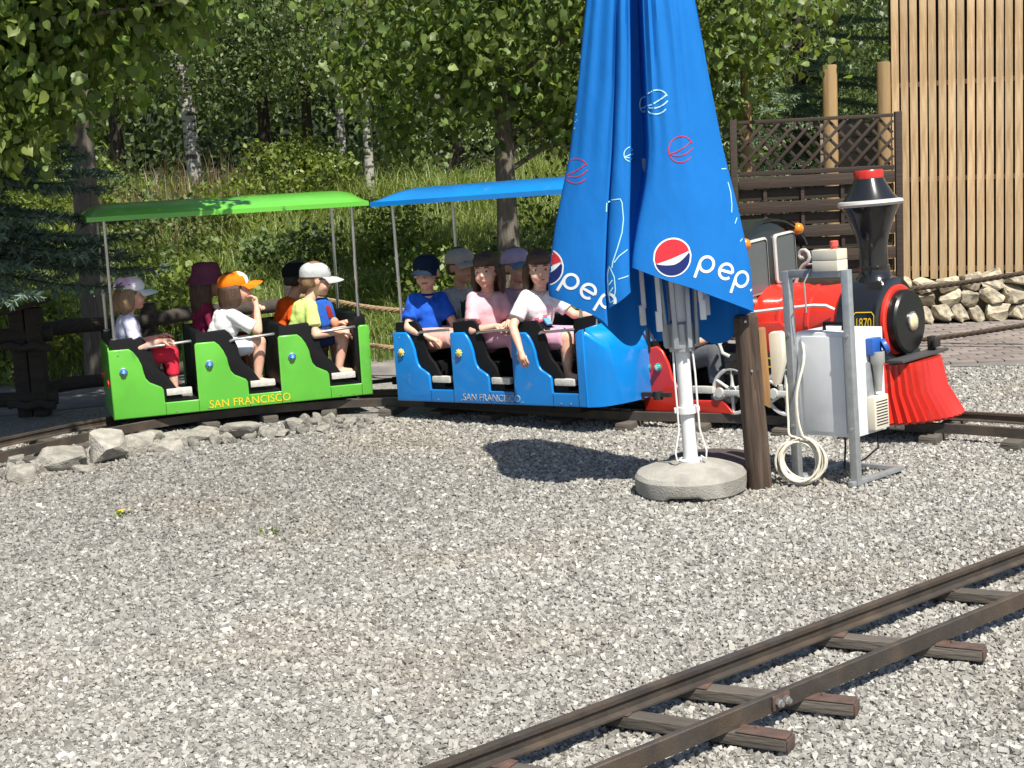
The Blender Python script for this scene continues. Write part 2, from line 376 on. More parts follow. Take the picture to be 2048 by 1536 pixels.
yt = empty('railway_track', (0, 0, 0), label='straight dark steel rails on bare wooden sleepers crossing the open gravel', cat='track')
A1, B1 = Vector((-.218, 3.829, .053)), Vector((1.942, 5.614, .053)); A2, B2 = Vector((.176, 3.743, .053)), Vector((1.748, 5.053, .053))
d1 = (B1-A1).normalized(); d2 = (B2-A2).normalized(); nrm = Vector((d1.y, -d1.x, 0))
def line(A, d, s0, s1, k=12, bow=.0): return [A+d*(s0+(s1-s0)*i/k)+nrm*bow*((i/k-.5)**2) for i in range(k+1)]
sweep(line(A1, d1, -1.6, 7), TPROF, 'rail', M_RAIL, yt); sweep(line(A2, d2, -1.6, 7), BPROF, 'rail', M_RAIL, yt)
TIES = [((-.62, 3.55), (-.16, 3.32)), ((-.086, 3.908), (.36, 3.66)), ((.271, 4.25), (.727, 3.997)), ((.525, 4.438), (.968, 4.235)), ((1.04, 4.855), (1.477, 4.642)), ((1.546, 5.307), (1.978, 5.095)), ((2.05, 5.75), (2.49, 5.53)), ((2.56, 6.17), (3.0, 5.95)), ((3.08, 6.6), (3.52, 6.38)), ((3.6, 7.03), (4.04, 6.81)), ((4.1, 7.46), (4.55, 7.24))]
for (xa, ya), (xb, yb) in TIES:
    c = Vector((xa, ya, 0)); ang = math.atan2(yb-ya, xb-xa); e0, e1 = -.07, math.hypot(xb-xa, yb-ya)
    tie = MB().box(((e0+e1)/2, 0, .034), (e1-e0, .066, .036), bev=.006).build('sleeper', M_TIE, yt, loc=(c.x, c.y, 0), rot=(0, 0, ang))
    MB().box((e1-.075, 0, .0555), (.15, .062, .004), bev=.0015).box((e1+.0025, 0, .033), (.005, .062, .036), bev=.002).lathe([(0, .064), (.007, .063), (.009, .058)], 8, rotM('X', 0, (e1-.10, .015, 0))).build('end_strap', M_RUST, tie)
    MB().box((e0+.06, 0, .0555), (.10, .064, .004), bev=.0015).build('rail_plate', M_RUST, tie)
J = A2+d2*.72
jo = MB().box((0, -.014, .03), (.075, .008, .044), bev=.002).build('joint_plate', M_RUST, yt, loc=(J.x, J.y, .053), rot=(0, 0, math.atan2(d2.y, d2.x)))
for q in (-.016, .018):
    MB().lathe([(.0, .0), (.013, 0), (.013, .010), (.008, .012), (.008, .02), (0, .021)], 6, rotM('X', 90, (q, -.018, .03))).build('bolt', M_BOLT, jo)

TC = [(-5.2, 4.5), (-4.6, 6.3), (-3.9, 7.8), (-3.15, 9.02), (-2.55, 9.78), (-1.85, 10.2), (-1.05, 10.32), (-.45, 10.12), (.1, 9.74), (.7, 9.33), (1.45, 8.98), (2.27, 8.50), (2.83, 8.12), (3.6, 7.4), (4.4, 6.3)]
TCL = catmull([(x, y, 0) for x, y in TC], 7)
tt = empty('railway_track', (0, 0, 0), label='curved dark track that the little train stands on', cat='track')
def offs(poly, o, z):
    out = []; n = len(poly)
    for i, p in enumerate(poly):
        t = poly[min(i+1, n-1)]-poly[max(i-1, 0)]; t.normalize(); out.append(Vector((p.x-t.y*o, p.y+t.x*o, z)))
    return out
for o in (-.2, .2): sweep(offs(TCL, o, .05), BPROF if o < 0 else TPROF, 'rail', M_RAIL, tt)
tm = MB().box((0, 0, .024), (.1, .66, .05), bev=.006).done('sleeper', M_TIE)
acc = 0
for a, b in zip(TCL, TCL[1:]):
    acc += (b-a).length
    if acc > .42:
        acc = 0; link('sleeper', tm, tt, loc=(b.x, b.y, 0), rot=(0, 0, math.atan2((b-a).y, (b-a).x)+random.uniform(-.05, .05)))
p = c = offs(TCL, -.2, .05); i = 77
MB().box((0, -.014, .03), (.09, .008, .044), bev=.002).lathe([(0, 0), (.012, 0), (.012, .012), (0, .013)], 6, rotM('X', 90, (-.018, -.018, .03))).lathe([(0, 0), (.012, 0), (.012, .012), (0, .013)], 6, rotM('X', 90, (.018, -.018, .03))).build('joint_plate', M_BOLT, tt, loc=c[i], rot=(0, 0, math.atan2(c[i+1].y-c[i].y, c[i+1].x-c[i].x)))

# ================================================================ border rocks
M_ROCK = mat('limestone', (.35, .33, .285), .9, var=.35, vs=9, bump=1.0, bs=22, col2=(.24, .225, .20), c2s=4.5, rand=.12)
M_ROCK2 = mat('limestone_warm', (.46, .40, .29), .9, var=.3, vs=9, bump=1.0, bs=22, col2=(.26, .23, .18), c2s=4, rand=.15)
def rock_mesh(name, seed, m, n=20, sub=True, rough=1.):
    rd = random.Random(seed); bm = bmesh.new()
    for _ in range(n):
        v = Vector((rd.gauss(0, 1), rd.gauss(0, 1), rd.gauss(0, 1))).normalized()
        v = Vector((max(-.82, min(.82, v.x)), max(-.82, min(.82, v.y)), max(-.8, min(.8, v.z))))*rd.uniform(.85, 1.15); bm.verts.new(v*.58)
    bmesh.ops.convex_hull(bm, input=bm.verts[:])
    for v in [v for v in bm.verts if not v.link_faces]: bm.verts.remove(v)
    if sub:
        bmesh.ops.bevel(bm, geom=bm.edges[:], offset=.04, segments=1, affect='EDGES', clamp_overlap=True); bmesh.ops.triangulate(bm, faces=bm.faces[:])
        bmesh.ops.subdivide_edges(bm, edges=[e for e in bm.edges if e.calc_length() > .22], cuts=1, use_grid_fill=True)
        for v in bm.verts:
            if v.co.length > .72: v.co *= .72/v.co.length
        for v in bm.verts: v.co *= 1+rough*(.12*noise.noise(v.co*4+Vector((seed, 0, 0)))+.07*noise.noise(v.co*10+Vector((0, seed, 0))))
    me = bpy.data.meshes.new(name); bm.to_mesh(me); bm.free(); me.materials.append(m)
    if sub: me.polygons.foreach_set('use_smooth', [True]*len(me.polygons)); me.set_sharp_from_angle(angle=R(28))
    return me
RK = [rock_mesh('rock', s, M_ROCK) for s in range(11, 19)]
ROCKS = [(-2.81, 8.4, 0.26, 0.15), (-2.66, 8.71, 0.36, 0.24), (-2.46, 8.9, 0.34, 0.26), (-2.32, 9.14, 0.26, 0.19), (-2.15, 9.13, 0.29, 0.11), (-2.17, 9.5, 0.22, 0.08), (-2.01, 9.42, 0.3, 0.11), (-1.93, 9.52, 0.16, 0.07), (-1.75, 9.4, 0.33, 0.17), (-1.62, 9.44, 0.16, 0.13), (-1.42, 9.58, 0.17, 0.13), (-1.23, 9.5, 0.13, 0.06), (-1.49, 9.41, 0.16, 0.06), (-2.97, 9.1, 0.19, 0.09), (-2.31, 9.5, 0.14, 0.1), (-2.13, 9.55, 0.13, 0.08), (-1.07, 9.68, 0.14, 0.08), (-0.89, 9.7, 0.13, 0.06), (-3.0, 8.85, 0.16, 0.11), (-2.5, 8.54, 0.17, 0.07), (-2.65, 8.1, 0.11, 0.04), (-2.41, 9.01, 0.12, 0.07), (-1.8, 9.58, 0.13, 0.06), (-0.72, 9.7, 0.12, 0.05), (-0.52, 9.6, 0.1, 0.04), (-2.48, 7.28, 0.07, 0.03), (0.26, 9.3, 0.07, 0.05)]
RL = ['pale limestone boulder with a rounded top, the largest of the border', 'small weathered limestone chunk in the border beside the green carriage']
for i, (x, y, w, h) in enumerate(ROCKS):
    big = w > .25
    lab = {0: 'low angular limestone boulder at the outer end of the track border', 1: 'broad cream limestone boulder behind the outermost rock of the border', 2: 'tall rounded grey limestone boulder highest of the track border', 3: 'blocky white limestone boulder next to the tall rounded one',
           8: 'dark grey craggy boulder standing below the yellow lettering', 4: 'flat white limestone slab in the middle of the border', 6: 'flat pale limestone slab beside the dark craggy boulder', 25: 'single bright white stone lying alone on open gravel'}.get(i)
    o = link('boulder' if big else 'stone', RK[i % 8], None, (x, y, h*.26), (random.uniform(-.2, .2), random.uniform(-.2, .2), random.uniform(0, 6.28)), (w*.86, w*.72, h*.82))
    if lab: tag(o, lab, 'rock')
    else: tag(o, 'small pale limestone chunk in the rubble border along the curved track', 'rock', 'small stones of the track border')
# rubble between the boulders
for i in range(84):
    t = random.random(); x = -3.05+2.2*t+random.uniform(-.12, .12); y = 8.45+1.2*math.sin(t*1.6)+random.uniform(-.14, .2); w = random.uniform(.05, .14)
    tag(link('stone', RK[i % 8], None, (x, y, w*.22), (random.uniform(0, 6), random.uniform(0, 6), random.uniform(0, 6)), (w, w*.8, w*.7)), 'fist sized limestone rubble lying between the border boulders', 'stone', 'rubble of the track border')
# ================================================================ train
M_GREEN = mat('green_gelcoat', (.125, .47, .05), .28, var=.05, vs=3, coat=.4, col2=(.10, .40, .042), c2s=1.8, scuff=((.30, .34, .24), 7., .60, .35))
M_BLUE = mat('blue_gelcoat', (.0, .225, .68), .28, var=.05, vs=3, coat=.4, col2=(.004, .185, .56), c2s=1.8, scuff=((.20, .28, .36), 7., .60, .4))
M_RED = mat('red_gelcoat', (.62, .035, .018), .28, var=.06, vs=3, coat=.4, col2=(.5, .024, .014), c2s=2, scuff=((.34, .12, .09), 8., .60, .4))
M_BLACK = mat('black_gelcoat', (.012, .012, .013), .16, var=.1, vs=4, coat=.6)
M_SEAT = mat('black_moulding', (.007, .007, .008), .55, var=.2, vs=8, bump=.15, bs=80, spec=.22)
M_UNDER = mat('underframe', (.018, .016, .015), .8, var=.3, vs=8)
M_CHROME = mat('steel_tube', (.55, .54, .52), .3, .9, var=.1, vs=8)
M_STEP = mat('step_tread', (.62, .60, .55), .55, .2, var=.18, vs=30, bump=.3, bs=90)
M_WHITE = mat('white_paint', (.72, .72, .70), .4, var=.05, vs=6)
M_YEL = mat('yellow_letter', (.75, .52, .02), .4, var=.08, vs=30)
M_SILV = mat('worn_silver_letter', (.36, .40, .42), .5, var=.5, vs=45)
M_GREY = mat('silver_paint', (.50, .50, .48), .5, .05, var=.1, vs=12)
M_WHEEL = mat('wheel_paint', (.60, .60, .57), .5, var=.12, vs=14)
M_LENSB = mat('blue_lens', (.01, .16, .55), .15, var=.2, vs=40, coat=.6)
M_LENSG = mat('green_lens', (.01, .32, .22), .15, var=.2, vs=40, coat=.6)
M_LENSY = mat('yellow_lens', (.80, .55, .03), .25, var=.15, vs=40, coat=.4)
M_PETAL = mat('petal', (.75, .68, .30), .4, var=.1, vs=40)
M_AMBER = mat('amber_lens', (.75, .22, .01), .18, var=.15, vs=30, coat=.7)

def bar(mb, a, b, r): mb.tube([a, b], r, 8); return mb
def star_pts(n, r1, r2):
    return [(math.cos(math.pi*i/n+math.pi/2)*(r1 if i % 2 == 0 else r2), math.sin(math.pi*i/n+math.pi/2)*(r1 if i % 2 == 0 else r2)) for i in range(2*n)]
def button(parent, x, y, z, kind, sgn=-1):
    """round ornament on a side panel, facing sgn*y"""
    Mx = Matrix.Translation((x, y, z)) @ Matrix.Rotation(R(90 if sgn < 0 else -90), 4, 'X')
    if kind == 'daisy':
        o = MB()
        for k in range(8):
            a = k*math.pi/4; o.ell((0, 0, 0), (.012, .0075, .004), Mx @ Matrix.Rotation(a, 4, 'Z') @ Matrix.Translation((.016, 0, .010)), 8, 5)
        b = o.build('ornament', M_PETAL, parent)
        MB().lathe([(.016, 0), (.014, .012), (.010, .019), (0, .022)], 12, Mx).build('ornament_centre', M_LENSY, b)
    else:
        b = MB().lathe([(.027, 0), (.027, .008), (.022, .010)], 18, Mx).build('ornament', M_CHROME, parent)
        MB().lathe([(.0225, .009), (.019, .018), (.011, .024), (0, .026)], 18, Mx).build('lens', M_LENSB if kind == 'blue' else M_LENSG, b)
        MB().prism([(p[0], p[1]) for p in star_pts(5 if kind == 'blue' else 8, .0165, .006)], -.0265, -.022, M=Mx @ Matrix.Rotation(R(-90), 4, 'X') @ Matrix.Rotation(math.pi, 4, 'Y')).build('star', mat('star_pale', (.28, .55, .75) if kind == 'blue' else (.75, .8, .76), .3, var=.1) if kind == 'blue' else mat('star_white', (.72, .78, .74), .3, var=.1), b)

def module(x0, p):
    k = p/.55
    return [(x0+a*k, z) for a, z in ((0, .575), (.012, .585), (.13, .585), (.158, .562), (.185, .52), (.205, .47), (.212, .425), (.222, .385), (.245, .355), (.285, .335), (.318, .318), (.33, .30), (.333, .213))]
def wagon(name, label, loc, rot, p, m_paint, btn, m_letter, nose, roofy, hw=.34):
    t = empty(name, loc, rot, label, 'train carriage', 'carriages of the little train')
    L3 = 3*p; L = L3+.075
    for sgn in (-1, 1):
        out = [(0, .13)]
        for i in range(3): out += module(i*p, p)+[((i+1)*p-.0005, .213)]
        if nose:
            out += [(L3, .575), (L3+.01, .585), (L3+.03, .60), (L3+.06, .605), (L3+.06, .13)]
        else:
            out += [(L3, .60), (L3+.012, .61), (L-.012, .61), (L, .60), (L, .13)]
        y0, y1 = (-hw-.022, -hw) if sgn < 0 else (hw, hw+.022)
        sp = MB().prism(out, y0, y1, bev=.010, seg=3).build('side_panel', m_paint, t, ang=50)
        yb = -hw-.022 if sgn < 0 else hw+.022
        for i in range(3): button(sp, i*p+.085*p/.55, yb, .44 if btn == 'blue' else .455, btn, sgn)
        for sx in (.06, .40*p/.55, p+.06, p+.40*p/.55, 2*p+.06, 2*p+.40*p/.55, 3*p-.06):
            MB().lathe([(.006, 0), (.005, .003), (0, .0035)], 8, rotM('X', 90 if sgn < 0 else -90, (sx, yb, .15 if sx > .1 else .55))).build('screw', M_BOLT, sp)
        # panel joints
        for i in range(3):
            MB().box((i*p+.333*p/.55+.002, yb, .172), (.003, .002, .078)).build('panel_joint', M_UNDER, sp); MB().box((i*p+p, yb, .172), (.003, .002, .078)).build('panel_joint', M_UNDER, sp)
        ln = text_mesh('lettering', 'SAN FRANCISCO', .070 if not nose else .059, m_letter, .0012, 1.02)
        link('lettering', ln, sp, loc=(1.52*p+.05, yb-.0015*(1 if sgn < 0 else -1), .148 if not nose else .15), rot=(R(90), 0, 0 if sgn < 0 else R(180)), scale=(1, 1.05, 1))
    # end panels
    bk = MB().prism([(-hw, .13), (-hw, .575), (-hw+.05, .60), (hw-.05, .60), (hw, .575), (hw, .13)], -.022, 0, bev=.01, M=rotM('Z', 90)).build('end_panel', m_paint, t)
    for sgn in (-1, 1):
        MB().lathe([(.026, 0), (.024, .012), (0, .018)], 12, Matrix.Translation((-.001, sgn*.27, .36)) @ Matrix.Rotation(R(-90), 4, 'Y')).build('tail_lamp', M_RED, bk)
    if nose:
        nm = MB(); n = 10; rows = []
        tops = []
        for i in range(n+1):
            a = math.pi*i/n; px = L3+.055+.17*math.sin(a)**.8; py = -(hw+.012)*math.copysign(abs(math.cos(a))**1.25, math.cos(a))
            tops.append((px, py))
        def zt(px): return .605-.42*max(0, (px-L3-.08)/.17)**1.0*.5
        lo = [nm.bm.verts.new((x, y, .13)) for x, y in tops]; hi = [nm.bm.verts.new((x, y, zt(x))) for x, y in tops]
        for i in range(n): nm.bm.faces.new((lo[i], lo[i+1], hi[i+1], hi[i]))
        mid = [nm.bm.verts.new((x, y*.0, zt(x)+.02)) for x, y in tops]
        for i in range(n):
            if (mid[i].co-mid[i+1].co).length < 1e-6: continue
            nm.bm.faces.new((hi[i], hi[i+1], mid[i+1], mid[i]))
        bmesh.ops.remove_doubles(nm.bm, verts=nm.bm.verts[:], dist=1e-5)
        bmesh.ops.recalc_face_normals(nm.bm, faces=nm.bm.faces[:])
        bmesh.ops.bevel(nm.bm, geom=[e for e in nm.bm.edges if e.is_manifold and e.calc_face_angle(0) > .7], offset=.022, segments=3, affect='EDGES')
        nm.build('nose', m_paint, t, ang=50)
        MB().tube([(L3+.05, -.2, .60), (L3+.05, -.2, .70), (L3+.05, .2, .70), (L3+.05, .2, .60)], .012, 8).build('grab_rail', M_CHROME, t)
    else:
        MB().prism([(-hw, .13), (-hw, .60), (hw, .60), (hw, .13)], 0, .02, bev=.01, M=rotM('Z', 90, (L-.02, 0, 0))).build('end_panel', m_paint, t)
    # black moulded interior
    for i in range(3):
        x0 = i*p; k = p/.55
        for sgn in (-1, 1):
            o = [(x0+.012, .20)]+[(x0+(a+.078)*k if a > .05 else x0+.012, z+.072) for a, z in ((0, .575), (.13, .585), (.158, .562), (.185, .52), (.205, .47), (.212, .425), (.222, .385), (.245, .345), (.285, .31), (.318, .26))]+[(x0+.45*k, .245), (x0+.45*k, .20)]
            y0, y1 = (-hw+.002, -hw+.028) if sgn < 0 else (hw-.028, hw-.002)
            MB().prism(o, y0, y1, bev=.008).build('seat_side', M_SEAT, t, ang=50)
        MB().prism([(x0+.015, .24), (x0+.015, .63), (x0+.03, .648), (x0+.075*k, .64), (x0+.115*k, .40), (x0+.34*k, .385), (x0+.35*k, .36), (x0+.33*k, .24)], -hw+.03, hw-.03, bev=.008).build('seat', M_SEAT, t, ang=50)
        st = MB().box((x0+.43*k, -hw-.012+.018, .278), (.165*k, .045, .042), bev=.006).build('step', M_STEP, t)
        hb = MB(); hb.tube([(x0+.235*k, -hw+.005, .575), (x0+.26*k, -hw-.006, .585), (x0+.51*k, -hw-.006, .60), (x0+.53*k, -hw+.004, .60)], .0095, 8); hb.build('hand_bar', M_CHROME, t)
    MB().box((L3/2, 0, .20), (L3-.03, 2*hw-.01, .05)).build('floor', M_SEAT, t)
    e1 = MB().prism([(L3-.02, .2), (L3-.03, .62), (L3-.015, .665), (L3+.06, .675), (L3+(.055 if nose else .06), .62), (L3+(.055 if nose else .06), .2)], -hw+.004, hw-.004, bev=.012).build('front_board', M_SEAT, t, ang=50)
    MB().box((L3/2, 0, .115), (L3-.2, .42, .10)).build('underframe', M_UNDER, t)
    for x in (.35, L3-.35):
        for sgn in (-1, 1):
            MB().lathe([(0, -.02), (.06, -.02), (.07, -.015), (.07, .012), (.085, .014), (.085, .02), (0, .02)], 18, rotM('X', 90, (x, sgn*.2, .16))).build('wheel', M_UNDER, t)
    MB().box((L+.14 if not nose else L+.18, 0, .16), (.34, .035, .025)).lathe([(.03, 0), (.03, .05), (0, .05)], 10, rotM('Z', 0, (L+.26, 0, .13))).build('coupling', M_UNDER, t)
    # roof on four poles
    zr = roofy
    for (x, sy) in ((.05, -1), (.05, 1), (L3+.02, -1), (L3+.02, 1)):
        MB().tube([(x, sy*(hw-.03), .64), (x, sy*(hw-.03), zr-.002)], .0105, 8).lathe([(.022, .645), (.022, .655), (.012, .66)], 10, rotM('Z', 0, (x, sy*(hw-.03), 0))).build('roof_pole', M_CHROME, t)
    rb = MB(); nu, nv = 30, 14; x0, x1 = -.06, L3+.12; W2 = hw+.06; grid = []
    for i in range(nu+1):
        u = -math.cos(math.pi*i/nu) if False else (i/nu*2-1); x = x0+(x1-x0)*(.5+.5*math.copysign(abs(u)**.9, u))
        ed = min(x-x0, x1-x); e = math.sqrt(max(0, 1-(1-min(1, ed/.16))**2))
        row = []
        for j in range(nv+1):
            v = -1+2*j/nv; v = math.copysign(abs(v)**.85, v); c = (1-abs(v)**2.4)
            row.append(rb.bm.verts.new((x, v*W2, zr+.012+(.064*e+.010)*c*1.0)))
        grid.append(row)
    for i in range(nu):
        for j in range(nv): rb.bm.faces.new((grid[i][j], grid[i+1][j], grid[i+1][j+1], grid[i][j+1]))
    # lip and underside
    top = rb.bm.faces[:]
    bo = [e for e in rb.bm.edges if e.is_boundary]
    r_ = bmesh.ops.extrude_edge_only(rb.bm, edges=bo)
    nv_ = [g for g in r_['geom'] if isinstance(g, bmesh.types.BMVert)]
    for v in nv_: v.co.z -= .03
    r2 = bmesh.ops.extrude_edge_only(rb.bm, edges=[g for g in r_['geom'] if isinstance(g, bmesh.types.BMEdge)])
    cx = (x0+x1)/2
    for v in [g for g in r2['geom'] if isinstance(g, bmesh.types.BMVert)]: v.co.x += .02*(1 if v.co.x < cx else -1)*(abs(v.co.x-cx) > (x1-x0)/2-.01); v.co.y *= .95
    bmesh.ops.contextual_create(rb.bm, geom=[g for g in r2['geom'] if isinstance(g, bmesh.types.BMEdge)])
    bmesh.ops.recalc_face_normals(rb.bm, faces=rb.bm.faces[:])
    rb.build('roof', m_paint, t, ang=40)
    return t

GP, BP = .55, .485
GREEN = wagon('train_carriage', 'green open carriage with a green roof and yellow lettering', (-2.70, 9.92, 0), (0, 0, R(19)), GP, M_GREEN, 'blue', M_YEL, False, 1.43)
BLUE = wagon('train_carriage', 'blue open carriage with a blue roof and worn silver lettering', (-.54, 10.09, 0), (0, R(-1.7), R(-37)), BP, M_BLUE, 'daisy', M_SILV, True, 1.43)

# ---------------------------------------------------------------- locomotive
def loco():
    t = empty('steam_locomotive', (1.2, 9.36, -.035), (0, R(-3), R(-42)), 'small red and black steam locomotive with a tall funnel and amber lamps', 'locomotive')
    hw = .33; YX = rotM('Y', 90)   # lathe axis z -> x
    # rear seat body
    out = [(-.19, .12), (-.19, .49), (-.17, .51), (-.06, .53), (-.02, .50), (.02, .42), (.04, .33), (.08, .27), (.14, .23), (.16, .20), (.40, .20), (.47, .12)]
    for sgn in (-1, 1):
        y0, y1 = (-hw-.022, -hw) if sgn < 0 else (hw, hw+.022)
        sp = MB().prism(out, y0, y1, bev=.01, seg=3).build('side_panel', M_RED, t, ang=50)
        for bx in (-.135, -.02-.035): button(sp, bx, -hw-.022 if sgn < 0 else hw+.022, .40, 'green', sgn)
    MB().prism([(-hw, .12), (-hw, .5), (hw, .5), (hw, .12)], -.022, 0, bev=.01, M=rotM('Z', 90, (-.17, 0, 0))).build('end_panel', M_RED, t)
    MB().prism([(-.16, .2), (-.16, .55), (-.11, .56), (-.05, .36), (.14, .35), (.14, .2)], -hw+.01, hw-.01, bev=.01).build('seat', M_SEAT, t, ang=50)
    MB().box((.25, 0, .17), (.75, .6, .05)).build('floor', M_SEAT, t)
    MB().box((.25, -hw-.005, .262), (.17, .045, .042), bev=.006).build('step', M_STEP, t)
    MB().box((.62, 0, .15), (1.5, .36, .10)).build('underframe', M_UNDER, t)
    # cab: front wall with arch top, roof, two panes
    arch = [(-hw-.03, .50)]+[((hw+.03)*math.sin(a)*1.0, 1.02+.21*math.cos(a)) for a in [math.radians(-90+18*i) for i in range(11)]]+[(hw+.03, .50)]
    Mx = rotM('Z', 90, (.55, 0, 0))
    cab = MB().prism(arch, -.02, .02, bev=.006, M=Mx).build('cab_wall', M_BLACK, t, ang=50)
    def rr(cx, cz, w, h, r, sk=0):
        o = []
        for (qx, qz, a0) in ((w/2-r, h/2-r, 0), (-w/2+r, h/2-r, 90), (-w/2+r, -h/2+r, 180), (w/2-r, -h/2+r, 270)):
            for k in range(5):
                a = R(a0+k*22.5); x = qx+r*math.cos(a); z = qz+r*math.sin(a); o.append((cx+x+sk*z, cz+z+.06*x))
        return o
    M_PANE = mat('smoked_pane', (.10, .115, .125), .12, var=.1, vs=3, coat=.8)
    for cy, cz, w, h in ((-.155, .975, .24, .33), (.165, 1.01, .24, .30)):
        o = rr(cy, cz, w, h, .03, .0); oi = rr(cy, cz, w-.026, h-.026, .022, .0)
        fm = MB(); A = [fm.bm.verts.new((.584, -x*-1, z)) for x, z in o]; B = [fm.bm.verts.new((.590, x, z)) for x, z in oi]; C = [fm.bm.verts.new((.572, x, z)) for x, z in o]; n = len(o)
        for i in range(n):
            fm.bm.faces.new((A[i], A[(i+1) % n], B[(i+1) % n], B[i])); fm.bm.faces.new((C[i], C[(i+1) % n], A[(i+1) % n], A[i]))
        fr = fm.build('window_frame', M_GREY, cab, ang=50)
        pn = MB(); pn.bm.faces.new([pn.bm.verts.new((.583, x, z)) for x, z in oi]); pn.build('pane', M_PANE, cab)
    roof = MB(); pr = []
    for i in range(13):
        a = R(-78+13*i); pr.append(((hw+.07)*math.sin(a)*1.02, 1.03+.225*math.cos(a)))
    A = [(y, z) for y, z in pr]; B = [(y*.97, z-.02) for y, z in pr[::-1]]
    roof.prism(A+B, -.20, .60, bev=.005, M=Matrix(((0, 1, 0, 0), (1, 0, 0, 0), (0, 0, 1, 0), (0, 0, 0, 1)))).build('cab_roof', mat('cab_roof_black', (.02, .024, .022), .35, var=.2, vs=5), t, ang=40)
    for sy in (-1, 1):
        for x in (-.12,): MB().tube([(x, sy*(hw+.02), .5), (x, sy*(hw+.02), 1.07)], .014, 8).build('cab_post', M_BLACK, t)
    for cy, cz in ((-.30, 1.12), (.30, 1.17)):
        MB().lathe([(.022, 0), (.034, .012), (.037, .03), (.03, .05), (.014, .062), (0, .064)], 14, rotM('Y', 90, (.57, cy, cz))).build('amber_lamp', M_AMBER, t)
    # boiler
    MB().lathe([(0, .56), (.225, .56), (.236, .57), (.236, .73), (.244, .735), (.244, .755), (.236, .76), (.236, .92), (.244, .925), (.244, .945), (.236, .95), (.236, 1.13)], 36, rotM('Y', 90, (0, 0, .62))).build('boiler', M_RED, t)
    MB().prism([(.60, .47), (.60, .63), (.63, .66), (.80, .66), (.83, .63), (.83, .47)], -hw+.03, hw-.03, bev=.012).build('firebox', M_RED, t, ang=50)
    MB().box((.80, 0, .485), (.64, 2*hw-.06, .03), bev=.008).build('running_board', M_RED, t)
    drum = MB().lathe([(0, 1.39), (.235, 1.39), (.252, 1.382), (.258, 1.36), (.258, 1.14), (.245, 1.125), (.22, 1.12)], 40, rotM('Y', 90, (0, 0, .62))).build('smokebox', M_BLACK, t)
    MB().lathe([(.210, 1.385), (.210, 1.405), (.202, 1.412), (.15, 1.412)], 40, rotM('Y', 90, (0, 0, .62))).build('ring', M_RED, drum)
    MB().lathe([(.180, 1.41), (.182, 1.455), (.172, 1.468), (.10, 1.474), (0, 1.476)], 40, rotM('Y', 90, (0, 0, .62))).build('smokebox_door', mat('matt_black', (.008, .008, .008), .35, var=.1), drum)
    hl = MB().lathe([(.055, 1.465), (.056, 1.484), (.049, 1.490), (.045, 1.487)], 24, rotM('Y', 90, (0, 0, .62))).build('headlamp', M_CHROME, t)
    MB().lathe([(.047, 1.486), (.034, 1.496), (.018, 1.502), (0, 1.504)], 20, rotM('Y', 90, (0, 0, .62))).build('lens', mat('lamp_lens', (.72, .62, .36), .15, var=.25, vs=60, coat=.6), hl)
    # number plate on the smokebox flank
    Rr = .262
    def cyl(u, v):            # u along axis, v up around the barrel
        a = v/Rr; a += .10; return Vector((1.312+u*.8, -Rr*math.cos(a), .62+Rr*math.sin(a)))
    def cyl2(u, v): return cyl(u, v)
    bd = [(-.082, -.065), (-.082, .035), (-.062, .055), (.062, .055), (.082, .035), (.082, -.065), (.062, -.085), (-.062, -.085)]
    def dens(P, n=5): return [Vector(P[i]).lerp(Vector(P[(i+1) % len(P)]), k/n) for i in range(len(P)) for k in range(n)]
    np_ = MB().ribbon(dens(bd), .0055, cyl, closed=True).build('plate_border', M_YEL, drum, smooth=False)
    tx = text_mesh('number', '1870', .080, M_YEL, 0)
    for v in tx.vertices: v.co = cyl(v.co.x*.82, v.co.y-.032)+Vector((0, -.001, 0))
    link('number', tx, drum)
    # side tank with letters, rods and wheels
    tk = MB().box((.80, -hw+.01, .42), (.76, .04, .13), bev=.008).build('valance', M_BLACK, t)
    link('lettering', text_mesh('lettering', 'OP', .085, M_YEL, .001), tk, loc=(.755, -hw-.0125, .40), rot=(R(90), 0, 0))
    MB().box((.80, hw-.01, .405), (.76, .04, .12), bev=.008).build('valance', M_BLACK, t)
    MB().tube([(.43, -hw-.01, .575), (.415, -hw-.035, .54), (.43, -hw-.035, .49), (.46, -hw-.01, .465)], .012, 8).build('grab_handle', M_GREY, t)
    for sy in (-1, 1):
        for x in (.46, .83):
            w = MB(); n = 28; r = .132
            w.tube([(x+r*math.cos(2*math.pi*k/n), sy*(hw+.0), .255+r*math.sin(2*math.pi*k/n)) for k in range(n)], .0125, 6, closed=True)
            w.lathe([(0, -.018), (.03, -.018), (.034, -.008), (.034, .016)], 14, rotM('X', 90 if sy > 0 else -90, (x, sy*hw, .255)) if False else rotM('X', 90, (x, sy*hw, .255)))
            for k in range(6):
                a = k*math.pi/3+.5; w.tube([(x+.02*math.cos(a), sy*hw, .255+.02*math.sin(a)), (x+.07*math.cos(a), sy*hw, .255+.07*math.sin(a)), (x+r*math.cos(a), sy*hw, .255+r*math.sin(a))], [.014, .009, .012], 6)
            wo = w.build('wheel', M_WHEEL, t)
            MB().lathe([(0, -.03), (r-.012, -.03), (r-.012, -.012), (0, -.012)], 24, rotM('X', 90, (x, sy*hw-sy*.04, .255))).build('wheel_back', M_UNDER, wo)
        rd = MB().box((.62, sy*(hw+.025), .25), (.48, .014, .032), bev=.004)
        for x in (.385, .76): rd.lathe([(0, -.016), (.026, -.014), (.03, -.006), (.03, .01), (0, .012)], 14, rotM('X', 90*1, (x, sy*(hw+.028), .25)))
        rd.build('coupling_rod', M_WHEEL, t)
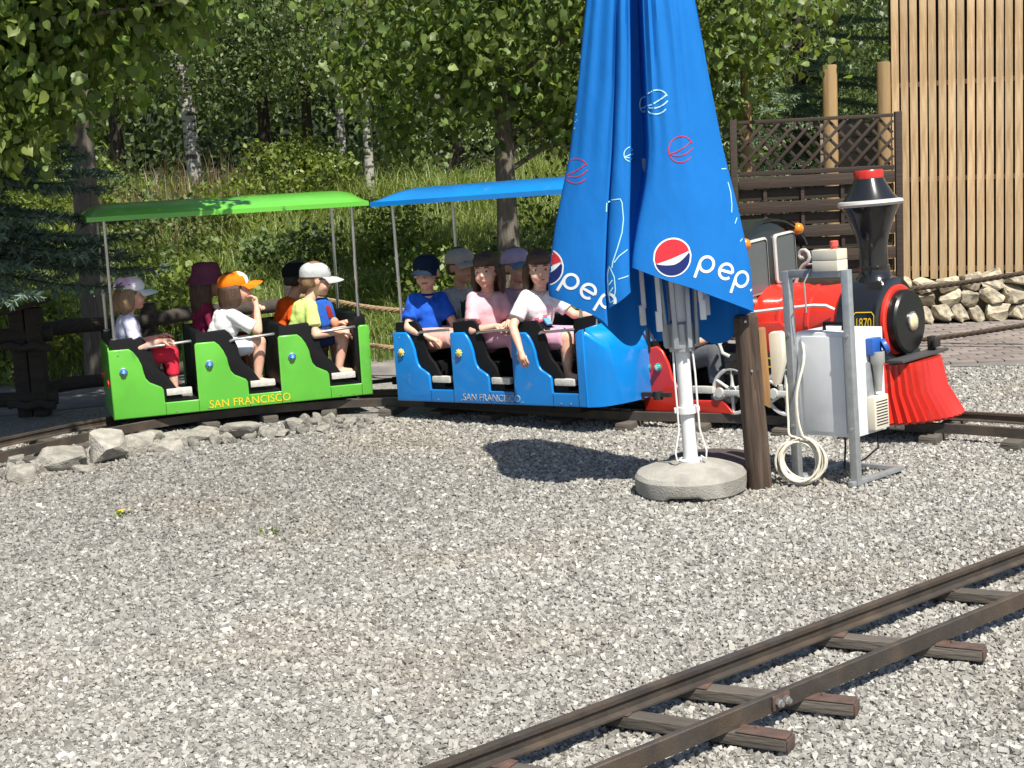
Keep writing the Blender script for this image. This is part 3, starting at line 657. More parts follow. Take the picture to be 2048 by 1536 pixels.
        MB().tube([(.50, sy*(hw-.04), .70), (.56, sy*(hw-.05), .715), (.80, sy*(hw-.045), .735), (1.02, sy*(hw-.045), .75), (1.09, sy*(hw-.06), .745), (1.13, sy*(hw-.08), .72)], .0095, 8).build('handrail', M_WHITE, t)
    # funnel
    fx = rotM('Z', 0, (1.26, 0, 0))
    fn = MB().lathe([(.12, .84), (.105, .87), (.09, .89), (.086, .925), (.088, .93), (.088, .94), (.080, .945), (.079, 1.045), (.092, 1.11), (.116, 1.175), (.142, 1.24), (.166, 1.288), (.168, 1.30), (.125, 1.355), (.085, 1.43), (.082, 1.435)], 36, fx).build('funnel', M_BLACK, t)
    MB().lathe([(.150, 1.285), (.176, 1.282), (.186, 1.296), (.180, 1.312), (.158, 1.316)], 40, fx).build('funnel_rim', M_GREY, fn)
    MB().lathe([(.078, 1.432), (.082, 1.436), (.084, 1.475), (.078, 1.484), (0, 1.486)], 32, fx).build('funnel_cap', M_RED, fn)
    # bell hanger scrolls on the boiler
    for x, s in ((.80, 1.0), (1.04, -1.0)):
        q = [(x+s*(.055-.0045*k)*math.cos(R(-90+38*k)), 0, 1.02+(.055-.0045*k)*math.sin(R(-90+38*k))) for k in range(11)]
        MB().tube([(x-s*.06, 0, .86), (x-s*.03, 0, .93)]+q if s > 0 else [(x+.05, 0, .85), (x+.015, 0, .90), (x, 0, .95)]+q, .011, 7).build('scroll_bracket', M_GREY, t)
    MB().tube([(.80, 0, .965), (1.04, 0, .975)], .006, 6).build('bracket_bar', M_GREY, t)
    # smokebox saddle and pilot
    MB().prism([(1.10, .12), (1.10, .42), (1.16, .46), (1.40, .46), (1.44, .40), (1.44, .12)], -.2, .2, bev=.015).build('saddle', M_BLACK, t, ang=50)
    MB().box((1.5, .0, .425), (.10, .56, .018), bev=.004).build('pilot_beam', mat('dark_grey_paint', (.06, .06, .06), .5, var=.1), t)
    MB().box((1.50, .17, .475), (.03, .05, .08), bev=.004).box((1.53, .17, .475), (.02, .07, .05), bev=.004).build('buffer', M_UNDER, t)
    cc = MB(); n = 44; T = []; Bt = []; Md = []
    for i in range(n+1):
        a = -math.pi/2+math.pi*i/n; z = (1 if i % 2 == 0 else -1)*.011
        T.append((1.36+(.235+z*.4)*math.cos(a), (.29+z*.4)*math.sin(a), .405))
        Bt.append((1.36+(.345+z*1.6)*math.cos(a)**.9 if math.cos(a) > 0 else 1.36, (.335+z*1.6)*math.sin(a), .088))
        Md.append((1.36+(.262+z)*max(0, math.cos(a)), (.302+z)*math.sin(a), .24))
    Tv, Mv, Bv = [[cc.bm.verts.new(p) for p in q] for q in (T, Md, Bt)]
    for i in range(n):
        cc.bm.faces.new((Tv[i], Mv[i], Mv[i+1], Tv[i+1])); cc.bm.faces.new((Mv[i], Bv[i], Bv[i+1], Mv[i+1]))
    ce = cc.bm.verts.new((1.36, 0, .41))
    for i in range(n): cc.bm.faces.new((Tv[i], Tv[i+1], ce))
    # rolled lower edge
    Rv = [cc.bm.verts.new((p[0]-.012, p[1]*.97, p[2]-.012)) for p in Bt]
    for i in range(n): cc.bm.faces.new((Bv[i], Rv[i], Rv[i+1], Bv[i+1]))
    bmesh.ops.recalc_face_normals(cc.bm, faces=cc.bm.faces[:])
    cc.build('cowcatcher', M_RED, t, ang=20)
    return t
LOCO = loco()
# ================================================================ parasol
M_CLOTH = mat('blue_cloth', (.010, .178, .57), .75, var=.07, vs=3.5, bump=.40, bs=11, spec=.2, stretch=(1.6, 1.6, .7))
def cloth_mat():
    m = M_CLOTH; nt = m.node_tree; b = nt.nodes['Principled BSDF']
    t = nt.nodes.new('ShaderNodeBsdfTranslucent'); t.inputs[0].default_value = (.004, .16, .58, 1)
    ms = nt.nodes.new('ShaderNodeMixShader'); ms.inputs[0].default_value = .16
    nt.links.new(b.outputs[0], ms.inputs[1]); nt.links.new(t.outputs[0], ms.inputs[2]); nt.links.new(ms.outputs[0], nt.nodes['Material Output'].inputs[0])
cloth_mat()
M_PWHITE = mat('white_print', (.74, .76, .76), .7, var=.04, vs=8, spec=.2)
M_PCYAN = mat('pale_cyan_print', (.40, .72, .80), .7, var=.05, vs=8, spec=.2)
M_PRED = mat('red_print', (.55, .03, .045), .7, var=.05, vs=8, spec=.2)
M_PNAVY = mat('navy_print', (.012, .022, .13), .7, var=.05, vs=8, spec=.2)
M_CONC = mat('concrete', (.34, .325, .29), .92, var=.2, vs=6, bump=.5, bs=90, col2=(.24, .225, .20), c2s=5)
M_POLE = mat('white_enamel', (.78, .78, .77), .35, var=.05, vs=5, col2=(.70, .69, .66), c2s=9, c2lo=.55, c2hi=.7)
M_STRUT = mat('grey_aluminium', (.42, .44, .46), .4, .5, var=.08, vs=8)

def parasol():
    bs = MB().lathe([(0, .0), (.262, .0), (.272, .012), (.276, .05), (.276, .095), (.262, .118), (.20, .145), (.12, .158), (.085, .172), (.06, .176), (0, .176)], 48)
    for v in bs.bm.verts:     # the broken, undercut lower edge
        a = math.atan2(v.co.y, v.co.x)
        if v.co.z < .02 and (-2.6 < a < -1.9): v.co.z += .022
        v.co += Vector((0, 0, .004*noise.noise(v.co*9)))
    tag(bs.build('concrete_foot', M_CONC, None, ang=22, loc=(.862, 7.28, .012), rot=(0, R(-1), .4), scale=(1, 1, .86)), 'round concrete parasol foot with a chipped rim on the gravel', 'parasol foot')
    t = empty('parasol', (.864, 7.26, .150), (0, R(-2.6), 0), 'tall closed blue parasol printed with round emblems and white letters', 'parasol')
    pole = MB().lathe([(.0, 0), (.036, 0), (.036, .62), (.036, 2.4), (0, 2.4)], 20).build('pole', M_POLE, t)
    MB().lathe([(.036, .0), (.055, .005), (.058, .022), (.036, .026)], 20).build('socket_ring', M_POLE, t)
    MB().lathe([(.038, .255), (.052, .256), (.052, .288), (.038, .29)], 20).box((0, 0, .272), (.125, .03, .026), bev=.004).build('clamp', M_POLE, t)
    MB().lathe([(.037, .56), (.062, .565), (.066, .60), (.062, .70), (.05, .71)], 20).box((0, -.045, .60), (.06, .04, .04), bev=.006).build('runner_hub', M_STRUT, t)
    for k in range(8):
        a = R(22+45*k); c, s = math.cos(a), math.sin(a)
        M = Matrix.Rotation(a, 4, 'Z')
        MB().box((.058, 0, 1.05), (.014, .022, .92), M=M @ rotM('Y', 2.2, (0, 0, 0))).build('strut', M_STRUT, t)
    for (x, y, z0) in ((-.10, -.05, .76), (.10, -.07, .80), (.14, .1, .8), (-.16, .1, .78)):
        MB().box((x, y, (z0+1.15)/2), (.022, .026, 1.15-z0), bev=.003).box((x*1.06, y, z0-.035), (.03, .03, .10), bev=.005).build('rib', M_POLE, t)
    for sx, px in ((-1, -.052), (1, .05)):
        MB().tube([(px*.9, -.03, .60), (px, -.04, .45), (px*.98, -.045, .28), (px*1.0, -.045, .18), (px*1.5, -.05, .07), (px*1.4, -.055, .03), (px*.9, -.05, .045)], .0048, 6).build('cord', M_WHITE, t)
    # canopy: hanging folds, wide below and gathered above
    B = [(-.635, .02, 1.055), (-.575, -.06, 1.03), (-.49, -.11, .985), (-.40, -.15, .935), (-.365, -.155, .895), (-.372, -.10, .90), (-.380, -.0, .93), (-.368, -.0, .95), (-.362, -.10, .97), (-.350, -.175, .985), (-.30, -.205, 1.015), (-.255, -.20, 1.045), (-.243, -.17, 1.055), (-.255, -.06, 1.08), (-.25, .0, 1.10), (-.236, -.02, 1.12), (-.232, -.12, 1.15), (-.230, -.195, 1.165), (-.16, -.225, 1.135), (-.06, -.235, 1.09), (.06, -.228, 1.04), (.16, -.20, .99), (.27, -.145, .935), (.357, -.07, .89), (.345, -.02, .88), (.30, .08, .83), (.25, .10, .74), (.17, .20, .72), (.10, .21, .77), (.02, .15, .82), (-.05, .22, .76), (-.10, .24, .755), (-.15, .17, .83), (-.20, .24, .745), (-.26, .25, .75), (-.34, .19, .84), (-.44, .18, .95), (-.55, .12, 1.05)]
    n = len(B); sub = 4; P = []
    for i in range(n):
        a, b, c, d = [Vector(B[(i+j) % n]) for j in (-1, 0, 1, 2)]
        for k in range(sub):
            u = k/sub; P.append(.5*((2*b)+(c-a)*u+(2*a-5*b+4*c-d)*u*u+(3*b-a-3*c+d)*u**3))
    prof = [(0.6, 1.0), (1.1, .985), (1.4, .87), (1.7, .735), (2.0, .63), (2.3, .545), (2.5, .48), (2.62, .40), (2.70, .27), (2.74, .10), (2.76, .02)]
    def kz(z):
        for (z0, k0), (z1, k1) in zip(prof, prof[1:]):
            if z <= z1: return k0+(k1-k0)*(z-z0)/(z1-z0)
        return prof[-1][1]
    vz = [0, .03, .07, .12]+[.12+.88*i/30 for i in range(1, 31)]
    mb = MB(); G = []
    for i, p in enumerate(P):
        col = []
        for v in vz:
            z = p.z+(2.76-p.z)*v; k = kz(z); z -= .16; zz = z+.16
            cx = -.03*(1-min(1, (zz-.7)/1.9))
            xx, yy = p.x, p.y
            i0 = i/4; op = sstep(1.12, 1.75, zz)
            if 14.2 <= i0 <= 21: xx += .105*op*max(0, 1-max(0, i0-17.2)/4)
            if 13 <= i0 <= 16.5: yy += .10*op
            if 4.6 <= i0 <= 8.4: yy += .06*op; xx -= .012*op
            fold = .016*math.sin(i*1.35+2*noise.noise(Vector((i*.13, z*1.5, 0))))*min(1, max(0, (z-1.3)/.8))
            w = 1+.02*noise.noise(Vector((xx*5, yy*5, z*2.2)))
            col.append(mb.bm.verts.new((cx+(xx-cx)*k*w, (yy*(1+.35*min(1, max(0, z-1.2)))-fold)*k*w, z)))
        G.append(col)
    m = len(P)
    for i in range(m):
        for j in range(len(vz)-1): mb.bm.faces.new((G[i][j], G[(i+1) % m][j], G[(i+1) % m][j+1], G[i][j+1]))
    bmesh.ops.recalc_face_normals(mb.bm, faces=mb.bm.faces[:])
    bvh = BVHTree.FromBMesh(mb.bm)
    can = mb.build('canopy', M_CLOTH, t, ang=60)
    MB().lathe([(0, 2.67), (.03, 2.66), (.036, 2.63), (.03, 2.595), (0, 2.59)], 14).build('finial', M_POLE, t)
    Z0 = 1.04     # artwork is laid out around the large emblem, in units of the print grid
    def art(px, py):
        return (-.038+(px-1330)/418+(py-507)*.0, 1.2-.16-(py-507)/418+(px-1330)*.05/418)
    def fn(x, z, off=.0022, ymax=.35):
        hit = bvh.ray_cast(Vector((x, -2, z)), Vector((0, 1, 0)))
        if hit[0] is None: return None
        return hit[0]+Vector((0, -off, 0))
    def lim(px0, px1, deep=.12):
        a = art(px0, 500)[0]; b = art(px1, 500)[0]
        def f(x, z):
            if x < a or x > b: return None
            r_ = fn(x, z)
            return r_ if r_ is not None else None
        return f
    def strokes(name, m, list_, f=fn, w=.006):
        mb = MB()
        for pts in list_:
            closed = False
            if pts[0] == 'c': closed = True; pts = pts[1:]
            q = [Vector(art(*p)) for p in pts]
            # resample
            o = [q[0]]
            for a, b in zip(q, q[1:]):
                k = max(1, int((b-a).length/.008))
                for j in range(1, k+1): o.append(a.lerp(b, j/k))
            mb.ribbon(o, w, f)
        return mb.build(name, m, can, smooth=False)
    def arc(cx, cy, r, a0, a1, n=28, ry=None): return [(cx+r*math.cos(R(a0+(a1-a0)*k/n)), cy-(ry or r)*math.sin(R(a0+(a1-a0)*k/n))) for k in range(n+1)]
    def globe(cx, cy, r, f, ang=12):
        # three zones inside a white ring, wave between them
        def w1(u): return .02-.34*u-.20*math.sin(math.pi*(u*.5+.5))*0-.12*(1-u*u)*-.0+.10*math.sin(u*2.2)*-1   # upper wave (v up)
        def zone(lo, hi):
            o = []; N = 26
            up = []; dn = []
            for k in range(N+1):
                u = -1+2*k/N; s_ = math.sqrt(max(0, 1-u*u)); a = max(-s_, min(s_, lo(u))); b = max(-s_, min(s_, hi(u))); up.append((u, b)); dn.append((u, a))
            return up, dn
        lower = lambda u: -.22-.20*(1-u*u)+.42*max(0, u)**1.6-.10*(u < 0)*(-u)*-1*0
        upper = lambda u: -.22+.30*(u+1)**1.35*.62
        def mesh(name, m, lo, hi, off, sc):
            mb = MB(); N = 30; Mv = 8; cols = []
            for k in range(N+1):
                u = -1+2*k/N; s_ = math.sqrt(max(0, 1-u*u)); a = max(-s_, min(s_, lo(u))); b = max(-s_, min(s_, hi(u))); c = []
                for j in range(Mv+1):
                    v = a+(b-a)*j/Mv; x, z = art(cx+u*r*sc, cy-v*r*sc); p = f(x, z) if f is not fn else fn(x, z)
                    c.append(mb.bm.verts.new(p+Vector((0, -off, 0))) if p is not None else None)
                cols.append(c)
            for a, b in zip(cols, cols[1:]):
                for j in range(Mv):
                    q = (a[j], b[j], b[j+1], a[j+1])
                    if all(v is not None for v in q): mb.bm.faces.new(q)
            return mb.build(name, m, can, smooth=False)
        mesh('emblem_disc', M_PWHITE, lambda u: -2, lambda u: 2, 0, 1.0)
        mesh('emblem_top', M_PRED, upper, lambda u: 2, .0016, .92)
        mesh('emblem_bottom', M_PNAVY, lambda u: -2, lower, .0016, .92)
    globe(1331, 507, 38, fn); globe(1082, 497, 38, lim(1040, 1200))
    def letter(ch, cx, cy, r, rot):
        c, s = math.cos(R(rot)), math.sin(R(rot))
        def T(P): return [(cx+x*c-y*s, cy+x*s+y*c) for x, y in P]
        if ch == 'p': return [T(arc(0, 0, r, 0, 360, 30)), T([(-r, -r*.1), (-r*1.0, r*2.15)])]
        if ch == 'e': return [T([(-r, 0), (r, 0)]), T(arc(0, 0, r, 0, 318, 28))]
        if ch == 's': return [T(arc(0, -r*.5, r*.52, 25, 270, 16)+arc(0, r*.5, r*.52, 90, -155, 16))]
    W_ = .0135
    L1 = letter('p', 1398, 531, 14.5, 26)+letter('e', 1437, 552, 14.5, 24)+letter('p', 1470, 574, 14.5, 26)+letter('s', 1500, 592, 14, 24)
    strokes('letters', M_PWHITE, L1, lim(1340, 1499), W_)
    L2 = letter('p', 1131, 530, 14, 36)+letter('e', 1163, 553, 14, 36)+letter('p', 1199, 576, 14, 36)
    strokes('letters', M_PWHITE, L2, fn, W_)
    def mini(cx, cy, r, rot=0):
        return [arc(cx, cy, r, 22, 338-22, 30)+[], [(cx-r*.95, cy+r*.22)]+[(cx-r*.95+1.85*r*k/8, cy+r*.22-r*(.72)*(k/8)**1.7+.05) for k in range(1, 9)],
                [(cx-r*.9, cy+r*.28)]+[(cx-r*.9+1.85*r*k/8, cy+r*.28+r*.22*math.sin(math.pi*k/8)-r*.25*(k/8)**3) for k in range(1, 9)]]
    strokes('outline_print', M_PCYAN, mini(1326, 205, 23), fn, .0058)
    strokes('outline_print', M_PCYAN, mini(1269, 297, 14), fn, .0046)
    strokes('outline_print', M_PCYAN, mini(1152, 214, 22), fn, .0058)
    strokes('outline_print', M_PRED, mini(1366, 302, 25), fn, .0042)
    strokes('outline_print', M_PRED, mini(1161, 315, 24), fn, .0042)
    strokes('outline_print', M_PCYAN, [[(1212, 402), (1214, 386), (1224, 380), (1240, 380), (1243, 388), (1243, 420), (1238, 445), (1226, 475), (1215, 500), (1212, 512)], [(1217, 502), (1228, 490), (1246, 480)], [(1222, 535), (1246, 531)],
                                       [(1206, 512), (1203, 525), (1201, 560), (1203, 580), (1210, 576), (1215, 555), (1215, 530), (1209, 512), (1206, 508)], [(1203, 545), (1211, 535)], [(1203, 560), (1211, 550)]], fn, .0048)
    strokes('outline_print', M_PCYAN, [[(1459, 380), (1463, 400), (1463, 425), (1461, 440)], [(1466, 463), (1472, 452)], [(1474, 500), (1480, 495)], [(1447, 352), (1458, 353)]], lim(1100, 1499), .0045)
    return t
parasol()
tag(MB().lathe([(0, .01), (.235, .01), (.25, .03), (.25, .075), (.235, .095), (.1, .105), (0, .106)], 40).build('round_slab', mat('purplish_brown', (.075, .058, .056), .6, var=.15, vs=6), None, loc=(1.03, 7.64, .0)), 'low purplish brown round slab behind the concrete parasol foot', 'parasol foot')  # low round slab in one purplish brown

# ================================================================ electric cabinet, post and cables
M_STAKE = mat('post_wood', (.062, .040, .028), .8, var=.35, vs=2.5, stretch=(14, 14, 1), bump=.6, bs=7, col2=(.095, .064, .045), c2s=2)
M_STAKE2 = mat('fresh_wood', (.30, .16, .06), .75, var=.3, vs=3, stretch=(14, 14, 1), bump=.3, bs=8)
M_IVORY = mat('ivory_plastic', (.66, .61, .49), .5, var=.06, vs=10)
M_CABW = mat('cabinet_white', (.70, .72, .74), .4, var=.04, vs=4, col2=(.63, .65, .67), c2s=7, c2lo=.5, c2hi=.75, scuff=((.42, .39, .34), 9., .62, .5))
M_GALV = mat('galvanised', (.40, .42, .43), .45, .55, var=.18, vs=25)
M_CABLE = mat('white_cable', (.62, .58, .48), .55, var=.12, vs=20)
M_SOCK = mat('socket_blue', (.02, .10, .40), .4, var=.08, vs=10)
M_PLUG = mat('plug_grey', (.35, .35, .33), .5, var=.1, vs=10)

def post():
    t = empty('wooden_post', (1.205, 7.29, 0), (0, R(-3.2), 0), 'short dark round timber post with a long drying crack', 'post')
    mb = MB(); n = 22; zs = [-.03, .02, .1, .2, .3, .4, .5, .6, .7, .8, .86, .872]; rg = []
    for z in zs:
        ring = []
        for k in range(n):
            a = 2*math.pi*k/n; r = .057+.006*(1-z)+.0035*noise.noise(Vector((math.cos(a)*2, math.sin(a)*2, z*3)))
            if z > .865: r -= .009
            cr = -1.25+.10*math.sin(z*7)
            d = abs(a-2*math.pi-cr) if a > math.pi else abs(a-cr)
            if d < .16: r -= .018
            ring.append(mb.bm.verts.new((r*math.cos(a), r*math.sin(a), z)))
        rg.append(ring)
    for A, B in zip(rg, rg[1:]):
        for k in range(n): mb.bm.faces.new((A[k], A[(k+1) % n], B[(k+1) % n], B[k]))
    mb.bm.faces.new(rg[-1]); mb.build('shaft', M_STAKE, t, ang=30)
    MB().prism([(.05, .42), (.052, .795), (.06, .80), (.088, .80), (.088, .50), (.082, .40)], -.03, .03, bev=.006).build('split_piece', M_STAKE2, t)
    for z in (.60, .845): MB().lathe([(.008, 0), (.006, .004), (0, .005)], 8, rotM('X', 90, (-.012 if z > .8 else .0, -.058, z))).build('nail', M_BOLT, t)
    return t
post()
jb = empty('junction_box', (1.325, 7.33, .50), (0, R(-3), R(-30)), 'narrow ivory junction box fixed beside the timber post', 'electrical box')
MB().prism([(-.03, .03), (-.03, .265), (-.02, .275), (.025, .275), (.035, .265), (.035, .12), (.0, .012), (-.02, .01)], -.03, .03, bev=.006).build('housing', M_IVORY, jb, ang=50)
MB().lathe([(.014, -.0), (.016, .025), (.008, .03)], 10, rotM('X', 0, (.0, 0, -.018))).build('gland', M_PLUG, jb)

def cabinet():
    yw = R(-46)
    t = empty('electric_cabinet', (1.425, 7.44, 0), (0, R(-2.2), yw), 'white steel electric cabinet hung on a galvanised tube stand', 'electric cabinet')
    Wd = .345
    for x in (0, Wd): MB().box((x, 0, .53), (.04, .04, 1.06), bev=.003).build('leg', M_GALV, t)
    MB().box((Wd/2, 0, 1.045), (Wd-.042, .038, .038), bev=.003).build('top_bar', M_GALV, t)
    for x in (0, Wd): MB().box((x, .18, .012), (.03, .46, .024), bev=.003).build('foot_bar', M_GALV, t)
    MB().box((Wd/2, .40, .012), (Wd-.032, .03, .022), bev=.003).build('foot_bar', M_GALV, t)
    body = MB().box((Wd/2, .165, .49), (Wd-.075+.06, .285, .52), bev=.006).build('case', M_CABW, t)
    MB().box((Wd/2, .021, .49), (Wd-.10, .012, .48), bev=.003).build('door', M_CABW, body)
    MB().tube([(Wd/2-.05, .12, .745), (Wd/2-.05, .12, .785), (Wd/2+.06, .12, .785), (Wd/2+.06, .12, .745)], .010, 8).build('handle', M_SEAT, t)
    xr = Wd/2+(Wd-.015)/2
    so = MB().box((xr+.02, .19, .665), (.042, .085, .085), bev=.008).build('socket', M_SOCK, t)
    MB().lathe([(0, .012), (.036, .010), (.040, 0), (.040, -.012)], 18, Matrix.Translation((xr+.05, .245, .66)) @ Matrix.Rotation(R(60), 4, 'Y') @ Matrix.Rotation(R(-40), 4, 'X')).build('socket_lid', M_SOCK, so)
    MB().lathe([(.036, .64), (.036, .585), (.028, .57), (.020, .50), (.014, .44), (0, .44)], 14, rotM('Z', 0, (xr+.035, .195, 0))).build('plug', M_PLUG, so)
    MB().box((xr+.006, .17, .42), (.012, .06, .34), bev=.002).build('cable_duct', M_GALV, t)
    vb = MB().box((xr+.022, .20, .335), (.045, .13, .17), bev=.008).build('vent_box', M_IVORY, t)
    sl_ = MB().box((0, 0, 0), (.004, .10, .004)).done('vent_slot', M_SEAT)
    for k in range(9): link('vent_slot', sl_, vb, loc=(xr+.0445, .20, .275+k*.0145))
    for z in (.28, .74):
        MB().lathe([(.009, 0), (.009, .006), (0, .008)], 8, rotM('X', 90, (.0, -.02, z))).build('bolt', M_BOLT, t)
        MB().lathe([(.009, 0), (.009, .006), (0, .008)], 8, rotM('X', 90, (Wd, -.02, z))).build('bolt', M_BOLT, t)
    MB().tube([(Wd*.45, .2, .24), (Wd*.5, .18, .16), (Wd*.62, .10, .06), (Wd*.75, .08, .012)], .005, 6).build('cable', M_SEAT, t)
    MB().tube([(xr-.02, .25, .24), (xr, .22, .15), (xr-.04, .16, .10), (xr-.10, .10, .07), (xr-.12, .06, .03)], .005, 6).build('cable', M_SEAT, t)
    return t
CAB = cabinet()
cb = empty('control_box', (1.525, 7.335, 1.062), (0, R(-2.2), R(-46)), 'cream push button control box on top of the tube stand', 'control box')
MB().box((.07, 0, .027), (.145, .09, .052), bev=.004).box((.07, 0, .080), (.145, .09, .05), bev=.004).build('housing', M_IVORY, cb)
MB().lathe([(.016, .104), (.016, .118), (.021, .12), (.021, .142), (.017, .146), (0, .147)], 16, rotM('Z', 0, (.10, .0, 0))).build('button', mat('button_red', (.62, .10, .07), .45, var=.06), cb)
MB().tube([(0, -.0, .02), (-.03, -.02, .01), (-.05, -.05, -.05), (-.06, -.03, -.20)], .004, 6).build('cable', M_PLUG, cb)

def coil():
    mb = MB(); pts = []
    rd = random.Random(3)
    for k in range(9*26):
        a = 2*math.pi*k/26; lp = k/26; j = .014*math.sin(lp*2.3)+.010*math.sin(a*.7+lp*1.7)
        rx, rz = .080+.011*math.sin(lp*1.9+1)+.004*lp, .108+.009*math.sin(lp*2.7)
        pts.append((rx*math.sin(a)+j, .018*math.sin(lp*3.1)-.012+.004*lp, .118+rz*math.cos(a)+j*.4))
    o = empty('cable_coil', (1.405, 7.27, .012), (R(-8), 0, R(-18)), 'coil of white cable hanging below the junction box', 'cable')
    mb.tube(pts, .0062, 6).build('loops', M_CABLE, o)
    MB().tube(catmull([(-.075, .06, .50), (-.07, .04, .42), (-.062, .02, .32), (-.055, .0, .25), (-.02, -.01, .235)], 6), .006, 6).build('lead', M_CABLE, o)
    MB().tube(catmull([(.0, .08, .72), (.015, .03, .62), (-.015, -.01, .46), (-.012, -.012, .34), (.01, -.015, .25), (.03, -.015, .23)], 6), .0062, 6).build('lead', M_CABLE, o)
coil()
# ================================================================ people
def skinmat(name, c): return mat(name, c, .5, var=.08, vs=30, spec=.35, col2=(c[0]*1.02, c[1]*.86, c[2]*.84), c2s=14)
SK1 = skinmat('skin_fair', (.70, .44, .325)); SK2 = skinmat('skin_warm', (.60, .36, .25))
M_EYE = mat('eye_dark', (.02, .014, .012), .25, var=0.); M_EYEW = mat('eye_white', (.7, .68, .65), .4, var=0.); M_LIP = mat('lip', (.42, .13, .11), .5, var=.1)
M_SHOE = mat('shoe_grey', (.22, .21, .21), .7, var=.15, vs=20); M_SOCK_W = mat('sock_white', (.7, .7, .68), .9, var=.08)
def clothm(name, c, **k):
    a = dict(rough=.9, var=.16, vs=14, bump=.6, bs=16, spec=.12); a.update(k); return mat(name, c, **a)
def cone(mb, p0, r0, p1, r1, seg=12, round0=True, round1=True):
    p0, p1 = Vector(p0), Vector(p1); mb.tube([p0, p1], [r0, r1], seg)
    if round0: mb.ell(p0, (r0,)*3, None, 10, 8)
    if round1: mb.ell(p1, (r1,)*3, None, 10, 8)
def remesh(mb, name, m, parent, vox=.0085, smooth=3, extra=None):
    me = mb.done(name+'_src', m, False); o = bpy.data.objects.new('tmp', me); COL.objects.link(o)
    md = o.modifiers.new('r', 'REMESH'); md.mode = 'VOXEL'; md.voxel_size = vox; md.use_smooth_shade = True
    sm = o.modifiers.new('s', 'SMOOTH'); sm.factor = .5; sm.iterations = smooth
    me2 = bpy.data.meshes.new_from_object(o.evaluated_get(bpy.context.evaluated_depsgraph_get())); me2.name = name
    bpy.data.objects.remove(o); bpy.data.meshes.remove(me)
    if extra is not None:
        bm = bmesh.new(); bm.from_mesh(me2); ex = extra.done('x', None, False); bm.from_mesh(ex); bm.to_mesh(me2); bm.free(); bpy.data.meshes.remove(ex)
        me2.polygons.foreach_set('use_smooth', [True]*len(me2.polygons))
    me2.materials.clear(); me2.materials.append(m)
    return link(name, me2, parent)
def hand(mb, fl, wrist, d, palm_n, S, curl=.5):
    """palm and five bent fingers; fingers go to the mesh that is not remeshed"""
    d = d.normalized(); n = (palm_n-d*palm_n.dot(d)).normalized(); s = d.cross(n)
    pc = wrist+d*.030*S
    cone(mb, wrist, .017*S, wrist+d*.045*S, .021*S)
    for k, (off, ln) in enumerate(((-.021, .042), (-.007, .050), (.007, .047), (.020, .037))):
        a = wrist+d*.052*S+s*off*S; b = a+(d*(1-curl*.5)+n*curl*.5).normalized()*ln*.5*S; c = b+(d*(1-curl)+n*curl*1.1).normalized()*ln*.5*S
        fl.tube([a-d*.016*S, a, b, c], [.0075*S, .0075*S, .0068*S, .0048*S], 7)
    a = wrist+d*.018*S-s*.019*S; fl.tube([a-d*.01*S, a, a+(d*.7-s*.7+n*.3).normalized()*.022*S, a+(d*.95-s*.45+n*.5).normalized()*.042*S], [.009*S, .0088*S, .0075*S, .0055*S], 7)

